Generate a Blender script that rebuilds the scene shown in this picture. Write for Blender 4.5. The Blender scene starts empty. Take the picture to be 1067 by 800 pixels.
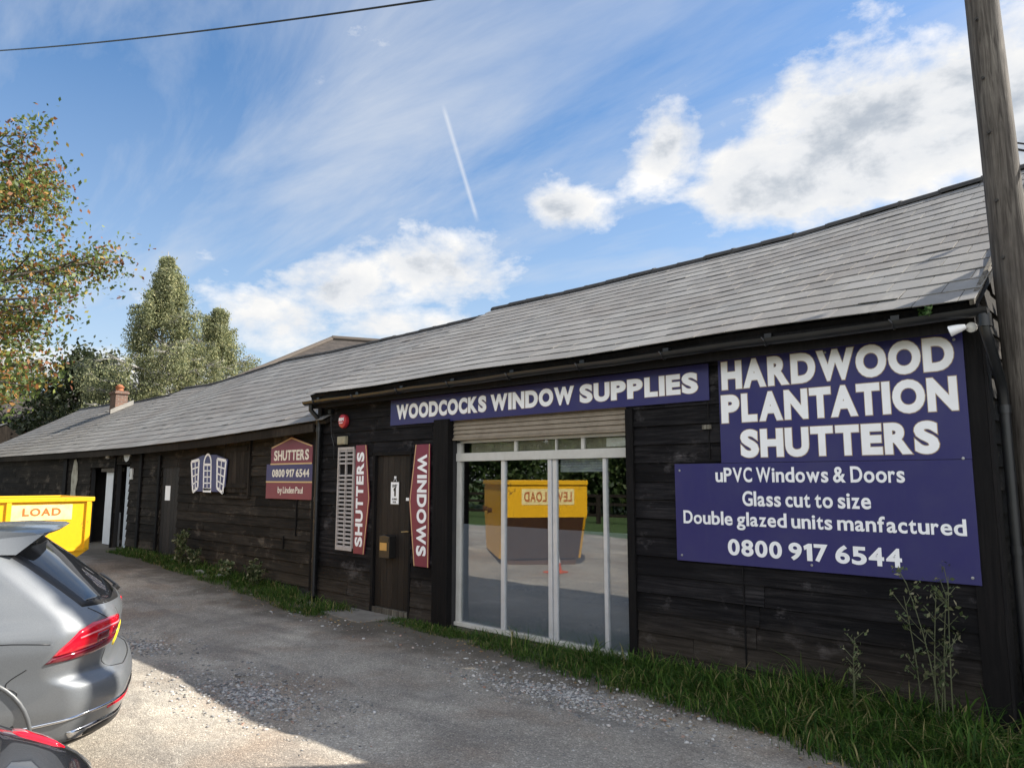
import bpy, bmesh, math, random
import numpy as np
from mathutils import Vector, Matrix
random.seed(7); RN = np.random.default_rng(11)
S = bpy.context.scene
COL = S.collection
PI = math.pi
# ------------------------------------------------------------------ survey: camera used to measure the walls
CF, CH = 760.0, 1.8
CP = math.atan(99/760); CA = math.radians(46.8)
FX, FY = -math.cos(CA), math.sin(CA)
def ray(x, y):
    dx = x-533.5; dy = 400-y
    fw = CF*math.cos(CP)-dy*math.sin(CP); z = CF*math.sin(CP)+dy*math.cos(CP)
    return (FX*fw+FY*dx, FY*fw-FX*dx, z)
def W(x, y, Y=6.2):                      # point of the plane Y seen at photo position x, y
    r = ray(x, y); t = Y/r[1]
    return (r[0]*t, CH+r[2]*t)
def GP(x, y, z=0.0):
    r = ray(x, y); t = (z-CH)/r[2]
    return (r[0]*t, r[1]*t)
def AT(x, y, dist):                      # point at a horizontal distance
    r = ray(x, y); t = dist/math.hypot(r[0], r[1])
    return (r[0]*t, r[1]*t, CH+r[2]*t)
# ------------------------------------------------------------------ node helpers
class NT:
    def __init__(s, tree): s.t = tree; s.n = tree.nodes; s.l = tree.links
    def add(s, kind, **kw):
        n = s.n.new(kind)
        ins = kw.pop('ins', {})
        for k, v in kw.items(): setattr(n, k, v)
        for k, v in ins.items(): s.set(n, k, v)
        return n
    def set(s, n, k, v):
        sock = n.inputs[k]
        if isinstance(v, bpy.types.NodeSocket): s.l.new(v, sock)
        else:
            if hasattr(sock.default_value, '__len__') and not hasattr(v, '__len__'): v = [v]*len(sock.default_value)
            if hasattr(v, '__len__') and len(v) == 3 and len(sock.default_value) == 4: v = (*v, 1)
            sock.default_value = v
    def math(s, op, a, b=None, clamp=False):
        n = s.n.new('ShaderNodeMath'); n.operation = op; n.use_clamp = clamp
        s.set(n, 0, a)
        if b is not None: s.set(n, 1, b)
        return n.outputs[0]
    def mix(s, f, a, b, mode='MIX'):
        n = s.n.new('ShaderNodeMix'); n.data_type = 'RGBA'; n.blend_type = mode
        for k, v in ((0, f), (6, a), (7, b)):
            sock = n.inputs[k]
            if isinstance(v, bpy.types.NodeSocket): s.l.new(v, sock)
            else: sock.default_value = v if k == 0 else (*v[:3], 1)
        return n.outputs[2]
    def ramp(s, f, pts, interp='LINEAR'):
        n = s.n.new('ShaderNodeValToRGB'); n.color_ramp.interpolation = interp
        e = n.color_ramp.elements
        while len(e) < len(pts): e.new(0.5)
        for i, (p, c) in enumerate(pts):
            e[i].position = p
            if not hasattr(c, '__len__'): c = (c, c, c)
            e[i].color = (*c, 1)
        s.l.new(f, n.inputs[0]); return n.outputs[0]
    def noise(s, vec, scale, detail=4, rough=.55, dim='3D', dist=0):
        n = s.add('ShaderNodeTexNoise', noise_dimensions=dim)
        if vec is not None: s.l.new(vec, n.inputs['Vector'])
        n.inputs['Scale'].default_value = scale; n.inputs['Detail'].default_value = detail
        n.inputs['Roughness'].default_value = rough; n.inputs['Distortion'].default_value = dist
        return n.outputs[0]
    def mapping(s, vec, scale=(1, 1, 1), rot=(0, 0, 0), loc=(0, 0, 0)):
        n = s.n.new('ShaderNodeMapping'); s.l.new(vec, n.inputs[0])
        n.inputs['Scale'].default_value = scale; n.inputs['Rotation'].default_value = rot; n.inputs['Location'].default_value = loc
        return n.outputs[0]
    def coord(s, k='Object'): return s.n.new('ShaderNodeTexCoord').outputs[k]
    def island(s): return s.n.new('ShaderNodeNewGeometry').outputs['Random Per Island']
    def pos(s): return s.n.new('ShaderNodeNewGeometry').outputs['Position']
MATS = {}
def mat(name, color=(.5, .5, .5), rough=.6, metal=0, fn=None, **pk):
    if name in MATS: return MATS[name]
    m = bpy.data.materials.new(name); m.use_nodes = True
    n = NT(m.node_tree); p = m.node_tree.nodes['Principled BSDF']
    p.inputs['Base Color'].default_value = (*color, 1); p.inputs['Roughness'].default_value = rough
    p.inputs['Metallic'].default_value = metal
    for k, v in pk.items():
        p.inputs[k.replace('_', ' ')].default_value = v
    if fn: fn(n, p)
    MATS[name] = m; return m
def bump(n, p, h, strength=.5, dist=.01):
    b = n.n.new('ShaderNodeBump'); b.inputs['Strength'].default_value = strength; b.inputs['Distance'].default_value = dist
    n.l.new(h, b.inputs['Height']); n.l.new(b.outputs[0], p.inputs['Normal'])
def grubby(amount=.25, scale=6, dirt=(.08, .07, .06), b=.15):   # light soiling for painted or plastic surfaces
    def f(n, p):
        c = p.inputs['Base Color'].default_value[:3]
        co = n.pos()
        k = n.noise(co, scale, 6, .65)
        k2 = n.noise(n.mapping(co, (9, 9, 1.2)), 2.2, 4, .6)
        f_ = n.math('MULTIPLY', n.ramp(k, [(.42, 0), (.75, 1)]), amount)
        f2 = n.math('MULTIPLY', n.ramp(k2, [(.5, 0), (.8, 1)]), amount*.7)
        cc = n.mix(n.math('MAXIMUM', f_, f2), c, dirt)
        n.l.new(cc, p.inputs['Base Color'])
        r = p.inputs['Roughness'].default_value
        rr = n.math('ADD', n.math('MULTIPLY', k, .25), r-.1)
        n.l.new(rr, p.inputs['Roughness'])
        bump(n, p, n.noise(co, scale*12, 3, .6), b, .002)
    return f
def wood(dark, light, amt=.6, axis='x', grainscale=1.0):
    def f(n, p):
        co = n.pos(); r = n.island()
        off = n.add('ShaderNodeCombineXYZ', ins={0: n.math('MULTIPLY', r, 17), 1: n.math('MULTIPLY', r, 5), 2: n.math('MULTIPLY', r, 31)}).outputs[0]
        v = n.add('ShaderNodeVectorMath', operation='ADD', ins={0: co, 1: off}).outputs[0]
        sc = {'x': (1.1, 14, 22), 'z': (20, 20, 1.1), 'y': (20, 1.1, 20)}[axis]
        g = n.noise(n.mapping(v, sc), 1.6*grainscale, 7, .68, dist=.6)
        fine = n.noise(n.mapping(v, tuple(a*3.2 for a in sc)), 2.2, 4, .7)
        pat = n.noise(v, 1.3, 4, .6)
        k = n.math('MULTIPLY', n.ramp(g, [(.40, 0), (.78, 1)]), n.ramp(pat, [(.35, .15), (.68, 1)]))
        k = n.math('MULTIPLY', k, amt)
        c = n.mix(k, dark, light)
        tone = n.ramp(r, [(0, .55), (.5, .95), (1, 1.5)])
        c = n.mix(1.0, c, tone, 'MULTIPLY')
        if axis == 'x':
            sc_n = n.noise(n.mapping(co, (1, 1, 1.6), loc=(3, 1, 7)), 2.1, 9, .72); st = n.noise(n.mapping(co, (2.0, 1, 30)), 3.1, 5, .7)
            k3 = n.math('MULTIPLY', n.ramp(sc_n, [(.56, 0), (.68, 1)]), n.ramp(st, [(.35, .2), (.62, 1)]))
            c = n.mix(n.math('MULTIPLY', k3, .55), c, tuple(min(.3, q*2.6) for q in light))
            sz = n.n.new('ShaderNodeSeparateXYZ'); n.l.new(co, sz.inputs[0])
            mud = n.math('MULTIPLY', n.ramp(n.math('ADD', sz.outputs[2], n.math('MULTIPLY', sc_n, -.5)), [(-.05 if False else 0, .55), (.35, 0)]), n.ramp(g, [(.3, .3), (.7, 1)]))
            c = n.mix(mud, c, (.075, .06, .045))
        n.l.new(c, p.inputs['Base Color'])
        bump(n, p, n.math('ADD', g, n.math('MULTIPLY', fine, .6)), .75, .006)
    return f
# ------------------------------------------------------------------ mesh helpers
class MB:
    def __init__(s): s.v = []; s.f = []; s.m = []
    def add(s, vs, fs, mi=0):
        b = len(s.v); s.v += [tuple(v) for v in vs]; s.f += [tuple(i+b for i in f) for f in fs]; s.m += [mi]*len(fs); return s
    def box(s, x0, x1, y0, y1, z0, z1, mi=0):
        return s.add([(x0, y0, z0), (x1, y0, z0), (x1, y1, z0), (x0, y1, z0), (x0, y0, z1), (x1, y0, z1), (x1, y1, z1), (x0, y1, z1)],
                     [(0, 3, 2, 1), (4, 5, 6, 7), (0, 1, 5, 4), (1, 2, 6, 5), (2, 3, 7, 6), (3, 0, 4, 7)], mi)
    def hexa(s, vs, mi=0):
        return s.add(vs, [(0, 3, 2, 1), (4, 5, 6, 7), (0, 1, 5, 4), (1, 2, 6, 5), (2, 3, 7, 6), (3, 0, 4, 7)], mi)
    def tube(s, pts, rad, n=10, mi=0, caps=True):
        pts = [Vector(p) for p in pts]
        if not hasattr(rad, '__len__'): rad = [rad]*len(pts)
        up = Vector((0, 0, 1)); vs = []; prev = None
        for i, p in enumerate(pts):
            d = (pts[min(i+1, len(pts)-1)]-pts[max(i-1, 0)]).normalized()
            if prev is None:
                a = d.cross(up if abs(d.z) < .9 else Vector((1, 0, 0))).normalized()
            else:
                a = (prev-d*prev.dot(d)).normalized()
            prev = a; b = d.cross(a)
            for k in range(n):
                t = 2*PI*k/n; vs.append(p+(a*math.cos(t)+b*math.sin(t))*rad[i])
        fs = [(i*n+k, i*n+(k+1) % n, (i+1)*n+(k+1) % n, (i+1)*n+k) for i in range(len(pts)-1) for k in range(n)]
        if caps: fs += [tuple(range(n))[::-1], tuple(range((len(pts)-1)*n, len(pts)*n))]
        return s.add(vs, fs, mi)
    def prism(s, poly, y0, y1, mi=0):         # poly in x, z extruded along y (y0 nearer the viewer)
        n = len(poly)
        vs = [(x, y0, z) for x, z in poly]+[(x, y1, z) for x, z in poly]
        fs = [tuple(range(n)), tuple(range(2*n-1, n-1, -1))]+[(i, i+n, (i+1) % n+n, (i+1) % n) for i in range(n)]
        return s.add(vs, fs, mi)
    def lathe(s, prof, c=(0, 0, 0), n=24, mi=0, axis='z'):
        vs = []
        for r, h in prof:
            for k in range(n):
                a = 2*PI*k/n; x, y = r*math.cos(a), r*math.sin(a)
                q = {'z': (x, y, h), 'y': (x, h, y), 'x': (h, x, y)}[axis]
                vs.append((c[0]+q[0], c[1]+q[1], c[2]+q[2]))
        m = len(prof)
        fs = [(i*n+k, i*n+(k+1) % n, (i+1)*n+(k+1) % n, (i+1)*n+k) for i in range(m-1) for k in range(n)]
        fs += [tuple(range(n))[::-1], tuple(range((m-1)*n, m*n))]
        return s.add(vs, fs, mi)
    def build(s, name, mats, parent=None, smooth=False, bevel=0, fixn=True):
        me = bpy.data.meshes.new(name); me.from_pydata(s.v, [], s.f)
        if not hasattr(mats, '__len__'): mats = [mats]
        for m in mats: me.materials.append(m)
        me.polygons.foreach_set('material_index', s.m)
        if fixn or bevel:
            bm = bmesh.new(); bm.from_mesh(me)
            if bevel:
                bmesh.ops.remove_doubles(bm, verts=bm.verts, dist=1e-6)
                bmesh.ops.recalc_face_normals(bm, faces=bm.faces)
                bmesh.ops.bevel(bm, geom=[e for e in bm.edges if len(e.link_faces) == 2 and e.calc_face_angle(0) > .6], offset=bevel, segments=2, affect='EDGES', profile=.6)
            else: bmesh.ops.recalc_face_normals(bm, faces=bm.faces)
            bm.to_mesh(me); bm.free()
        if smooth:
            me.polygons.foreach_set('use_smooth', [True]*len(me.polygons))
            if smooth != 'all':
                try: me.set_sharp_from_angle(angle=math.radians(38))
                except Exception: pass
        o = bpy.data.objects.new(name, me); COL.objects.link(o)
        if parent: o.parent = parent
        return o
def npmesh(name, V, F, mats, parent=None, smooth=False, mi=None):
    me = bpy.data.meshes.new(name); V = np.asarray(V, dtype=np.float32); F = np.asarray(F, dtype=np.int32)
    k = F.shape[1]
    me.vertices.add(len(V)); me.vertices.foreach_set('co', V.ravel())
    me.loops.add(F.size); me.loops.foreach_set('vertex_index', F.ravel())
    me.polygons.add(len(F)); me.polygons.foreach_set('loop_start', np.arange(0, F.size, k, dtype=np.int32))
    if not hasattr(mats, '__len__'): mats = [mats]
    for m in mats: me.materials.append(m)
    if mi is not None: me.polygons.foreach_set('material_index', np.asarray(mi, dtype=np.int32))
    if smooth: me.polygons.foreach_set('use_smooth', np.ones(len(F), dtype=bool))
    me.update(calc_edges=True); me.validate()
    o = bpy.data.objects.new(name, me); COL.objects.link(o)
    if parent: o.parent = parent
    return o
def tag(o, label=None, cat=None, group=None, kind=None):
    if label: o['label'] = label
    if cat: o['category'] = cat
    if group: o['group'] = group
    if kind: o['kind'] = kind
    return o
def thing(name, label, cat, loc=(0, 0, 0), rz=0, group=None):
    o = bpy.data.objects.new(name, None); COL.objects.link(o); o.empty_display_size = .3
    o.location = loc; o.rotation_euler = (0, 0, rz)
    return tag(o, label, cat, group)
def copy_tree(o, parent=None):
    c = o.copy(); COL.objects.link(c)
    if parent: c.parent = parent
    for ch in list(o.children): copy_tree(ch, c)
    return c
# ------------------------------------------------------------------ lettering
GW = dict(A=600, B=540, C=520, D=590, E=420, F=400, G=600, H=560, I=165, K=560, L=410, M=720, N=570, O=650, P=500, R=535, S=460, T=500, U=550, V=590, W=860, Y=570,
          a=440, b=505, c=395, d=505, e=465, f=340, g=500, i=165, l=150, m=770, n=470, o=520, r=325, s=375, t=330, u=470, w=730, y=500, z=400, h=470)
GW.update({'&': 640, '1': 300, ' ': 0}); GW.update({c_: 480 for c_ in '023456789'})
KERN = {'AT': -60, 'TA': -60, 'LA': 10, 'PL': 10, 'OA': -15, 'AD': 5, 'RD': 5, 'AR': 5, 'WO': -15, 'DW': -10, 'TT': 10, 'HA': -5}
_glyphs = {}
def glyph(ch, b, res):
    k = (ch, round(b, 4), res)
    if ch == '1' and k not in _glyphs:
        t_ = .075+b*1.6; o_ = b
        pts = [(.13-o_, 0-o_), (.13+t_*1.45+o_, 0-o_), (.13+t_*1.45+o_, .68+o_), (.13+t_*.35, .68+o_), (-.02-o_, .60), (.0-o_*.5, .60-t_*1.15-o_), (.13-o_, .68-t_*1.6)]
        m_ = len(pts); v = np.array([(x_, y_, z_) for z_ in (-.01, .01) for x_, y_ in pts]); f = [tuple(range(m_))[::-1], tuple(range(m_, 2*m_))]+[(i_, (i_+1) % m_, (i_+1) % m_+m_, i_+m_) for i_ in range(m_)]
        _glyphs[k] = (v, f)
    if k not in _glyphs:
        cu = bpy.data.curves.new('t', 'FONT'); cu.body = ch; cu.size = 1; cu.offset = b; cu.extrude = .01; cu.resolution_u = res
        ob = bpy.data.objects.new('t', cu); COL.objects.link(ob)
        bpy.context.view_layer.update()
        me = bpy.data.meshes.new_from_object(ob.evaluated_get(bpy.context.evaluated_depsgraph_get()))
        v = np.array([q.co[:] for q in me.vertices]); f = [tuple(p.vertices) for p in me.polygons]
        bpy.data.objects.remove(ob); bpy.data.curves.remove(cu); bpy.data.meshes.remove(me)
        _glyphs[k] = (v, f)
    return _glyphs[k]
def text_geo(s, bold, x0, x1, z0, z1, y, res=5, rot=0, ext=.0015, off=None, gap=66, wordgap=250):
    """lettering fitted into the rectangle x0..x1, z0..z1 (the ink's extent) facing -Y; rot 90 reads upward, -90 downward"""
    V, F, B = [], [], []; x = 0; n = 0; ii = 0; prev = ''
    for ch in s:
        if ch == ' ': x += wordgap-gap; prev = ''; continue
        v, f = glyph(ch, bold, res); mn, mx = v.min(0), v.max(0)
        x += KERN.get(prev+ch, 0); w_ = GW.get(ch, 500)
        q = glyph(ch, bold+off, res) if off is not None else (v, f)
        vv = q[0].copy(); k = w_/(mx[0]-mn[0]); vv[:, 0] = x+(vv[:, 0]-mn[0])*k
        vv[:, 2] = np.clip(q[0][:, 2]*100, -1, 1)*ext+(.0005*(ii % 2) if off is not None else 0)
        B += [(x, mn[1]), (x+w_, mx[1])]; V.append(vv); F += [tuple(a+n for a in t_) for t_ in q[1]]; n += len(vv)
        x += w_+gap; prev = ch; ii += 1
    v = np.concatenate(V); B = np.array(B); mn, mx = B.min(0), B.max(0)
    U = (v[:, 0]-mn[0])/(mx[0]-mn[0]); T_ = (v[:, 1]-mn[1])/(mx[1]-mn[1])
    if rot == 0: X = x0+U*(x1-x0); Z = z0+T_*(z1-z0)
    elif rot > 0: Z = z0+U*(z1-z0); X = x1-T_*(x1-x0)
    else: Z = z1-U*(z1-z0); X = x0+T_*(x1-x0)
    return list(zip(X.tolist(), (y-v[:, 2]).tolist(), Z.tolist())), F
def lettering(parts, m, parent, name='lettering', y=0):
    b = MB()
    for v, f in parts: b.add(v, f)
    return b.build(name, m, parent, fixn=False)
# ------------------------------------------------------------------ materials
def slate_fn(n, p):
    co = n.pos(); r = n.island()
    base = n.ramp(r, [(0, (.168, .163, .155)), (.35, (.19, .184, .174)), (.7, (.208, .20, .19)), (1, (.232, .225, .212))])
    big = n.noise(co, .7, 5, .6); md = n.noise(n.mapping(co, (3, 1, 1)), 3, 6, .7)
    c = n.mix(n.ramp(big, [(.35, 0), (.7, .55)]), base, (.135, .115, .10))
    c = n.mix(n.math('MULTIPLY', n.ramp(md, [(.56, 0), (.75, 1)]), .4), c, (.33, .32, .30))
    mo = n.noise(n.mapping(co, (2.2, .6, .6), loc=(1, 4, 2)), 2.4, 8, .7)
    c = n.mix(n.ramp(mo, [(.60, 0), (.78, .6)]), c, (.10, .098, .075))
    lich = n.noise(co, 22, 4, .7)
    c = n.mix(n.ramp(lich, [(.69, 0), (.74, .6)]), c, (.26, .27, .2))
    n.l.new(c, p.inputs['Base Color'])
    n.l.new(n.ramp(md, [(.3, .55), (.7, .8)]), p.inputs['Roughness'])
    bump(n, p, n.noise(co, 30, 5, .7), .3, .004)
M_SLATE = mat('slate', rough=.5, fn=slate_fn, Specular_IOR_Level=.3)
M_BLACKWOOD = mat('black stained boards', fn=wood((.0035, .0033, .0042), (.060, .055, .056), .75), rough=.7, Specular_IOR_Level=.12)
M_BARNWOOD = mat('weathered dark boards', fn=wood((.010, .0085, .007), (.075, .062, .050), .75), rough=.85, Specular_IOR_Level=.15)
M_POSTWOOD = mat('black timber', fn=wood((.007, .0065, .007), (.04, .034, .032), .5, 'z'), rough=.7, Specular_IOR_Level=.12)
M_BARNPOST = mat('weathered upright timber', fn=wood((.015, .012, .010), (.08, .066, .05), .7, 'z'), rough=.85, Specular_IOR_Level=.15)
M_DOORWOOD = mat('brown door boards', fn=wood((.012, .009, .0075), (.055, .042, .032), .7, 'z'), rough=.6, Specular_IOR_Level=.25)
M_POLE = mat('weathered pole timber', fn=wood((.045, .037, .031), (.27, .24, .205), 1.0, 'z', 1.3), rough=.9)
M_PALEWOOD = mat('bare flaking timber', fn=wood((.05, .04, .03), (.40, .38, .31), 1.0, 'z'), rough=.9)
M_BLACKPLASTIC = mat('black rainwater plastic', (.010, .011, .013), .35, fn=grubby(.2, 5, (.05, .045, .04)))
M_NAVY = mat('navy sign board', (.023, .021, .115), .38, fn=grubby(.32, 2.2, (.06, .06, .12), .12))
M_BURG = mat('burgundy sign board', (.175, .018, .045), .4, fn=grubby(.3, 2.5, (.12, .05, .055), .1))
M_SIGNWHITE = mat('sign white', (.86, .86, .87), .45, fn=grubby(.25, 3, (.55, .53, .50), .05))
M_CREAMLET = mat('sign cream', (.75, .70, .60), .45)
M_GOLD = mat('sign tan outline', (.36, .26, .15), .5)
M_GOLDLINE = mat('sign gold line', (.55, .38, .18), .5)
M_PVC = mat('white window frame', (.52, .51, .475), .4, fn=grubby(.4, 5, (.30, .28, .24)))
M_ALU = mat('aluminium frame', (.60, .61, .63), .38, .35, fn=grubby(.25, 6, (.25, .24, .22)))
M_SHUTTERBOX = mat('beige shutter slats', (.26, .215, .16), .6, fn=grubby(.6, 5, (.11, .085, .06)))
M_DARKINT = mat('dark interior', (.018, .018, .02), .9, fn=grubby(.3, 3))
M_FILM = mat('grey frosting film', (.21, .23, .265), .6, fn=grubby(.15, 2, (.07, .07, .075), .05))
M_BLIND = mat('pale blind', (.42, .44, .45), .7, fn=grubby(.2, 4))
def glass_fn(refl, tint):
    def f(n, p):
        out = n.n['Material Output']
        tr = n.add('ShaderNodeBsdfTransparent', ins={0: tint}).outputs[0]
        gl = n.add('ShaderNodeBsdfGlossy', ins={'Color': (1, 1, 1), 'Roughness': .003})
        gl_o = gl.outputs[0]
        nb = n.n.new('ShaderNodeBump'); nb.inputs['Strength'].default_value = .012; nb.inputs['Distance'].default_value = .02
        n.l.new(n.noise(n.pos(), .9, 1, .4), nb.inputs['Height']); n.l.new(nb.outputs[0], gl.inputs['Normal'])
        lw = n.n.new('ShaderNodeLayerWeight'); lw.inputs[0].default_value = .5
        fac = n.math('ADD', n.math('MULTIPLY', n.math('POWER', lw.outputs['Facing'], 4.0), .8), refl, clamp=True)
        mx = n.n.new('ShaderNodeMixShader'); n.l.new(fac, mx.inputs[0]); n.l.new(tr, mx.inputs[1]); n.l.new(gl_o, mx.inputs[2])
        n.l.new(mx.outputs[0], out.inputs['Surface'])
    return f
M_GLASS = mat('shopfront glass', fn=glass_fn(.125, (.85, .87, .88)))
M_GLASS2 = mat('transom glass', fn=glass_fn(.07, (.85, .86, .83)))
M_SHEEN = mat('brushed brass', (.45, .36, .2), .35, .9)
M_STEEL = mat('galvanised steel', (.42, .43, .44), .45, .8, fn=grubby(.3, 9, (.2, .18, .16)))
def yellow_fn(n, p):
    co = n.pos(); k = n.noise(co, 3.5, 8, .72); k2 = n.noise(n.mapping(co, (5, 5, .8)), 2, 6, .7); k3 = n.noise(co, 18, 5, .7)
    c = n.mix(n.ramp(k3, [(.3, 0), (.8, .5)]), (.80, .44, .006), (.64, .33, .01))
    rust = n.math('MAXIMUM', n.ramp(k, [(.635, 0), (.665, 1)]), n.math('MULTIPLY', n.ramp(k2, [(.64, 0), (.72, 1)]), .8))
    c = n.mix(rust, c, (.13, .045, .018)); n.l.new(c, p.inputs['Base Color'])
    n.l.new(n.ramp(rust, [(0, .42), (1, .9)]), p.inputs['Roughness']); bump(n, p, k, .3, .01)
M_YELLOW = mat('skip yellow paint', fn=yellow_fn)
M_RUST_SHADE = mat('rust and painted shade', (.07, .03, .016), .9, fn=grubby(.4, 12, (.20, .10, .02)))  # rust on both skips; also paints the shade under the reflected skip's ends
def brick_fn(c1, c2, mortar, sc=1.0):
    def f(n, p):
        co = n.pos(); sp = n.n.new('ShaderNodeSeparateXYZ'); n.l.new(co, sp.inputs[0])
        u = n.math('ADD', sp.outputs[0], sp.outputs[1])
        v = n.add('ShaderNodeCombineXYZ', ins={0: u, 1: sp.outputs[2]}).outputs[0]
        b = n.add('ShaderNodeTexBrick', ins={'Vector': v, 'Color1': c1, 'Color2': c2, 'Mortar': mortar, 'Scale': 1.0})
        b.inputs['Brick Width'].default_value = .225*sc; b.inputs['Row Height'].default_value = .075*sc; b.inputs['Mortar Size'].default_value = .008*sc
        k = n.noise(co, 6, 6, .7)
        c = n.mix(n.ramp(k, [(.4, 0), (.8, .6)]), b.outputs[0], (.12, .09, .07)); n.l.new(c, p.inputs['Base Color'])
        bump(n, p, b.outputs[1], -.5, .006)
    return f
M_BRICK = mat('red brick', rough=.85, fn=brick_fn((.20, .095, .06), (.14, .07, .05), (.22, .2, .17)))
M_BRICKOLD = mat('old stock brick', rough=.9, fn=brick_fn((.20, .15, .09), (.14, .10, .07), (.22, .2, .16)))
M_TERRA = mat('terracotta', (.34, .12, .05), .8, fn=grubby(.4, 12, (.12, .07, .05)))
def tile_fn(n, p):
    co = n.pos(); k = n.noise(co, 3, 6, .7); w = n.add('ShaderNodeTexWave', wave_type='BANDS', bands_direction='Z')
    n.l.new(co, w.inputs[0]); w.inputs['Scale'].default_value = 1.6; w.inputs['Distortion'].default_value = .4
    c = n.mix(n.ramp(k, [(.35, 0), (.7, 1)]), (.028, .023, .020), (.06, .048, .040)); n.l.new(c, p.inputs['Base Color']); bump(n, p, w.outputs[1], .6, .04)
M_TILE = mat('brown roof tiles', rough=.85, fn=tile_fn)
M_RIDGE = mat('dark ridge tile', (.030, .028, .027), .8, fn=grubby(.5, 8, (.10, .09, .08), .4))
M_CONC = mat('concrete', (.30, .285, .26), .9, fn=grubby(.6, 4, (.14, .13, .11), .5))
M_WHITEPAINT = mat('white door paint', (.62, .64, .66), .5, fn=grubby(.3, 3, (.3, .28, .25)))
M_GREYDOOR = mat('pale grey door', (.42, .46, .50), .5, fn=grubby(.3, 3, (.25, .24, .22)))
# ------------------------------------------------------------------ ground
def gz(x, y):
    t = np.clip((-x-9.5)/6.5, 0, 1); t = t*t*(3-2*t)
    return .20*t
def ground_fn(n, p):
    co = n.pos()
    sp = n.n.new('ShaderNodeSeparateXYZ'); n.l.new(co, sp.inputs[0])
    big = n.noise(co, .55, 6, .62, dist=.6); md = n.noise(co, 2.6, 7, .68); fine = n.noise(co, 34, 4, .75); grit = n.noise(co, 110, 2, .7)
    c = n.mix(n.ramp(big, [(.36, 0), (.64, 1)]), (.25, .222, .185), (.46, .415, .345))
    c = n.mix(n.ramp(md, [(.45, 0), (.72, .6)]), c, (.19, .17, .148))
    br = n.noise(n.mapping(co, (1, 1, 1), loc=(4, 9, 0)), .8, 4, .6)
    c = n.mix(n.ramp(br, [(.48, 0), (.66, .7)]), c, (.25, .185, .135))
    tr = n.noise(n.mapping(co, (.35, 1.9, 1), (0, 0, math.radians(-12))), 1.3, 5, .6, dist=.4)
    c = n.mix(n.ramp(tr, [(.50, 0), (.66, .55)]), c, (.155, .143, .13))
    pa = n.noise(n.mapping(co, (1, 1, 1), loc=(2, 5, 0)), 1.1, 3, .5, dist=1.2)
    c = n.mix(n.ramp(pa, [(.56, 0), (.585, .5)]), c, (.33, .30, .255))
    vo = n.add('ShaderNodeTexVoronoi', feature='F1'); n.l.new(co, vo.inputs['Vector']); vo.inputs['Scale'].default_value = 85
    cell = n.ramp(n.add('ShaderNodeSeparateColor', ins={0: vo.outputs['Color']}).outputs[0], [(0, .62), (.6, 1.0), (.9, 1.2), (1, 1.85)])
    c = n.mix(.75, c, cell, 'MULTIPLY')
    vo2 = n.add('ShaderNodeTexVoronoi', feature='F1'); n.l.new(co, vo2.inputs['Vector']); vo2.inputs['Scale'].default_value = 190
    c2 = n.ramp(n.add('ShaderNodeSeparateColor', ins={0: vo2.outputs['Color']}).outputs[0], [(0, .72), (.7, 1.0), (1, 1.45)])
    c = n.mix(.6, c, c2, 'MULTIPLY')
    # lawn and earth beyond the yard
    ln = n.noise(co, 1.5, 5, .6)
    yy = n.math('ADD', sp.outputs[1], n.math('MULTIPLY', n.math('SUBTRACT', ln, .5), 1.6))
    lawn = n.ramp(n.math('ADD', n.math('MULTIPLY', yy, -1), -5.2), [(0, 0), (.35, 1)])
    gc = n.mix(n.ramp(fine, [(.3, 0), (.7, 1)]), (.035, .075, .018), (.075, .13, .03))
    c = n.mix(lawn, c, gc)
    # damp soil strip at the foot of the workshop wall
    soil = n.math('MULTIPLY', n.ramp(n.math('SUBTRACT', yy, 4.9), [(0, 0), (.6, 1)]), .8)
    c = n.mix(soil, c, (.055, .045, .032))
    n.l.new(c, p.inputs['Base Color'])
    hh = n.math('ADD', n.math('MULTIPLY', vo.outputs['Distance'], -.7), n.math('ADD', n.math('MULTIPLY', fine, .8), n.math('MULTIPLY', grit, .3)))
    bump(n, p, hh, .6, .011)
M_GROUND = mat('worn gravel yard', rough=.95, fn=ground_fn)
xs = np.concatenate([[-600, -300, -150, -90, -60, -45], np.arange(-36, -14, .5), np.arange(-14, 1, .09), np.arange(1, 8, .6), [12, 20, 40, 90, 200, 500]])
ys = np.concatenate([[-500, -250, -120, -60, -30, -18, -12, -8, -5, -3, -2, -1], np.arange(-.5, 7.2, .09), [8, 10, 13, 18, 30, 60, 120, 300, 600]])
GX, GY = np.meshgrid(xs, ys, indexing='ij')
def vnoise(x, y, s, seed):
    r = np.random.default_rng(seed).random((64, 64)); fx = x/s; fy = y/s
    i = np.floor(fx).astype(int); j = np.floor(fy).astype(int); a = fx-i; b = fy-j
    a = a*a*(3-2*a); b = b*b*(3-2*b)
    g = lambda p, q: r[p % 64, q % 64]
    return (g(i, j)*(1-a)+g(i+1, j)*a)*(1-b)+(g(i, j+1)*(1-a)+g(i+1, j+1)*a)*b
def holes(x, y):
    d = 0*x
    for (cx, cy, rx, ry, dep) in POTS:
        w_ = (vnoise(x, y, .35, 5)-.5)*.7
        q = np.sqrt(((x-cx)/rx)**2+((y-cy)/ry)**2)+w_
        d = d-dep*np.clip((1.0-q)/.16, 0, 1)
    return d
POTS = []
for (px, py, rx, ry, dep) in [(262, 722, 1.05, .45, .030), (590, 722, 1.25, .36, .028), (372, 634, 1.1, .30, .015), (150, 672, .8, .35, .015)]:
    gx, gy = GP(px, py); POTS.append((gx, gy, rx, ry, dep))
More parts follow.
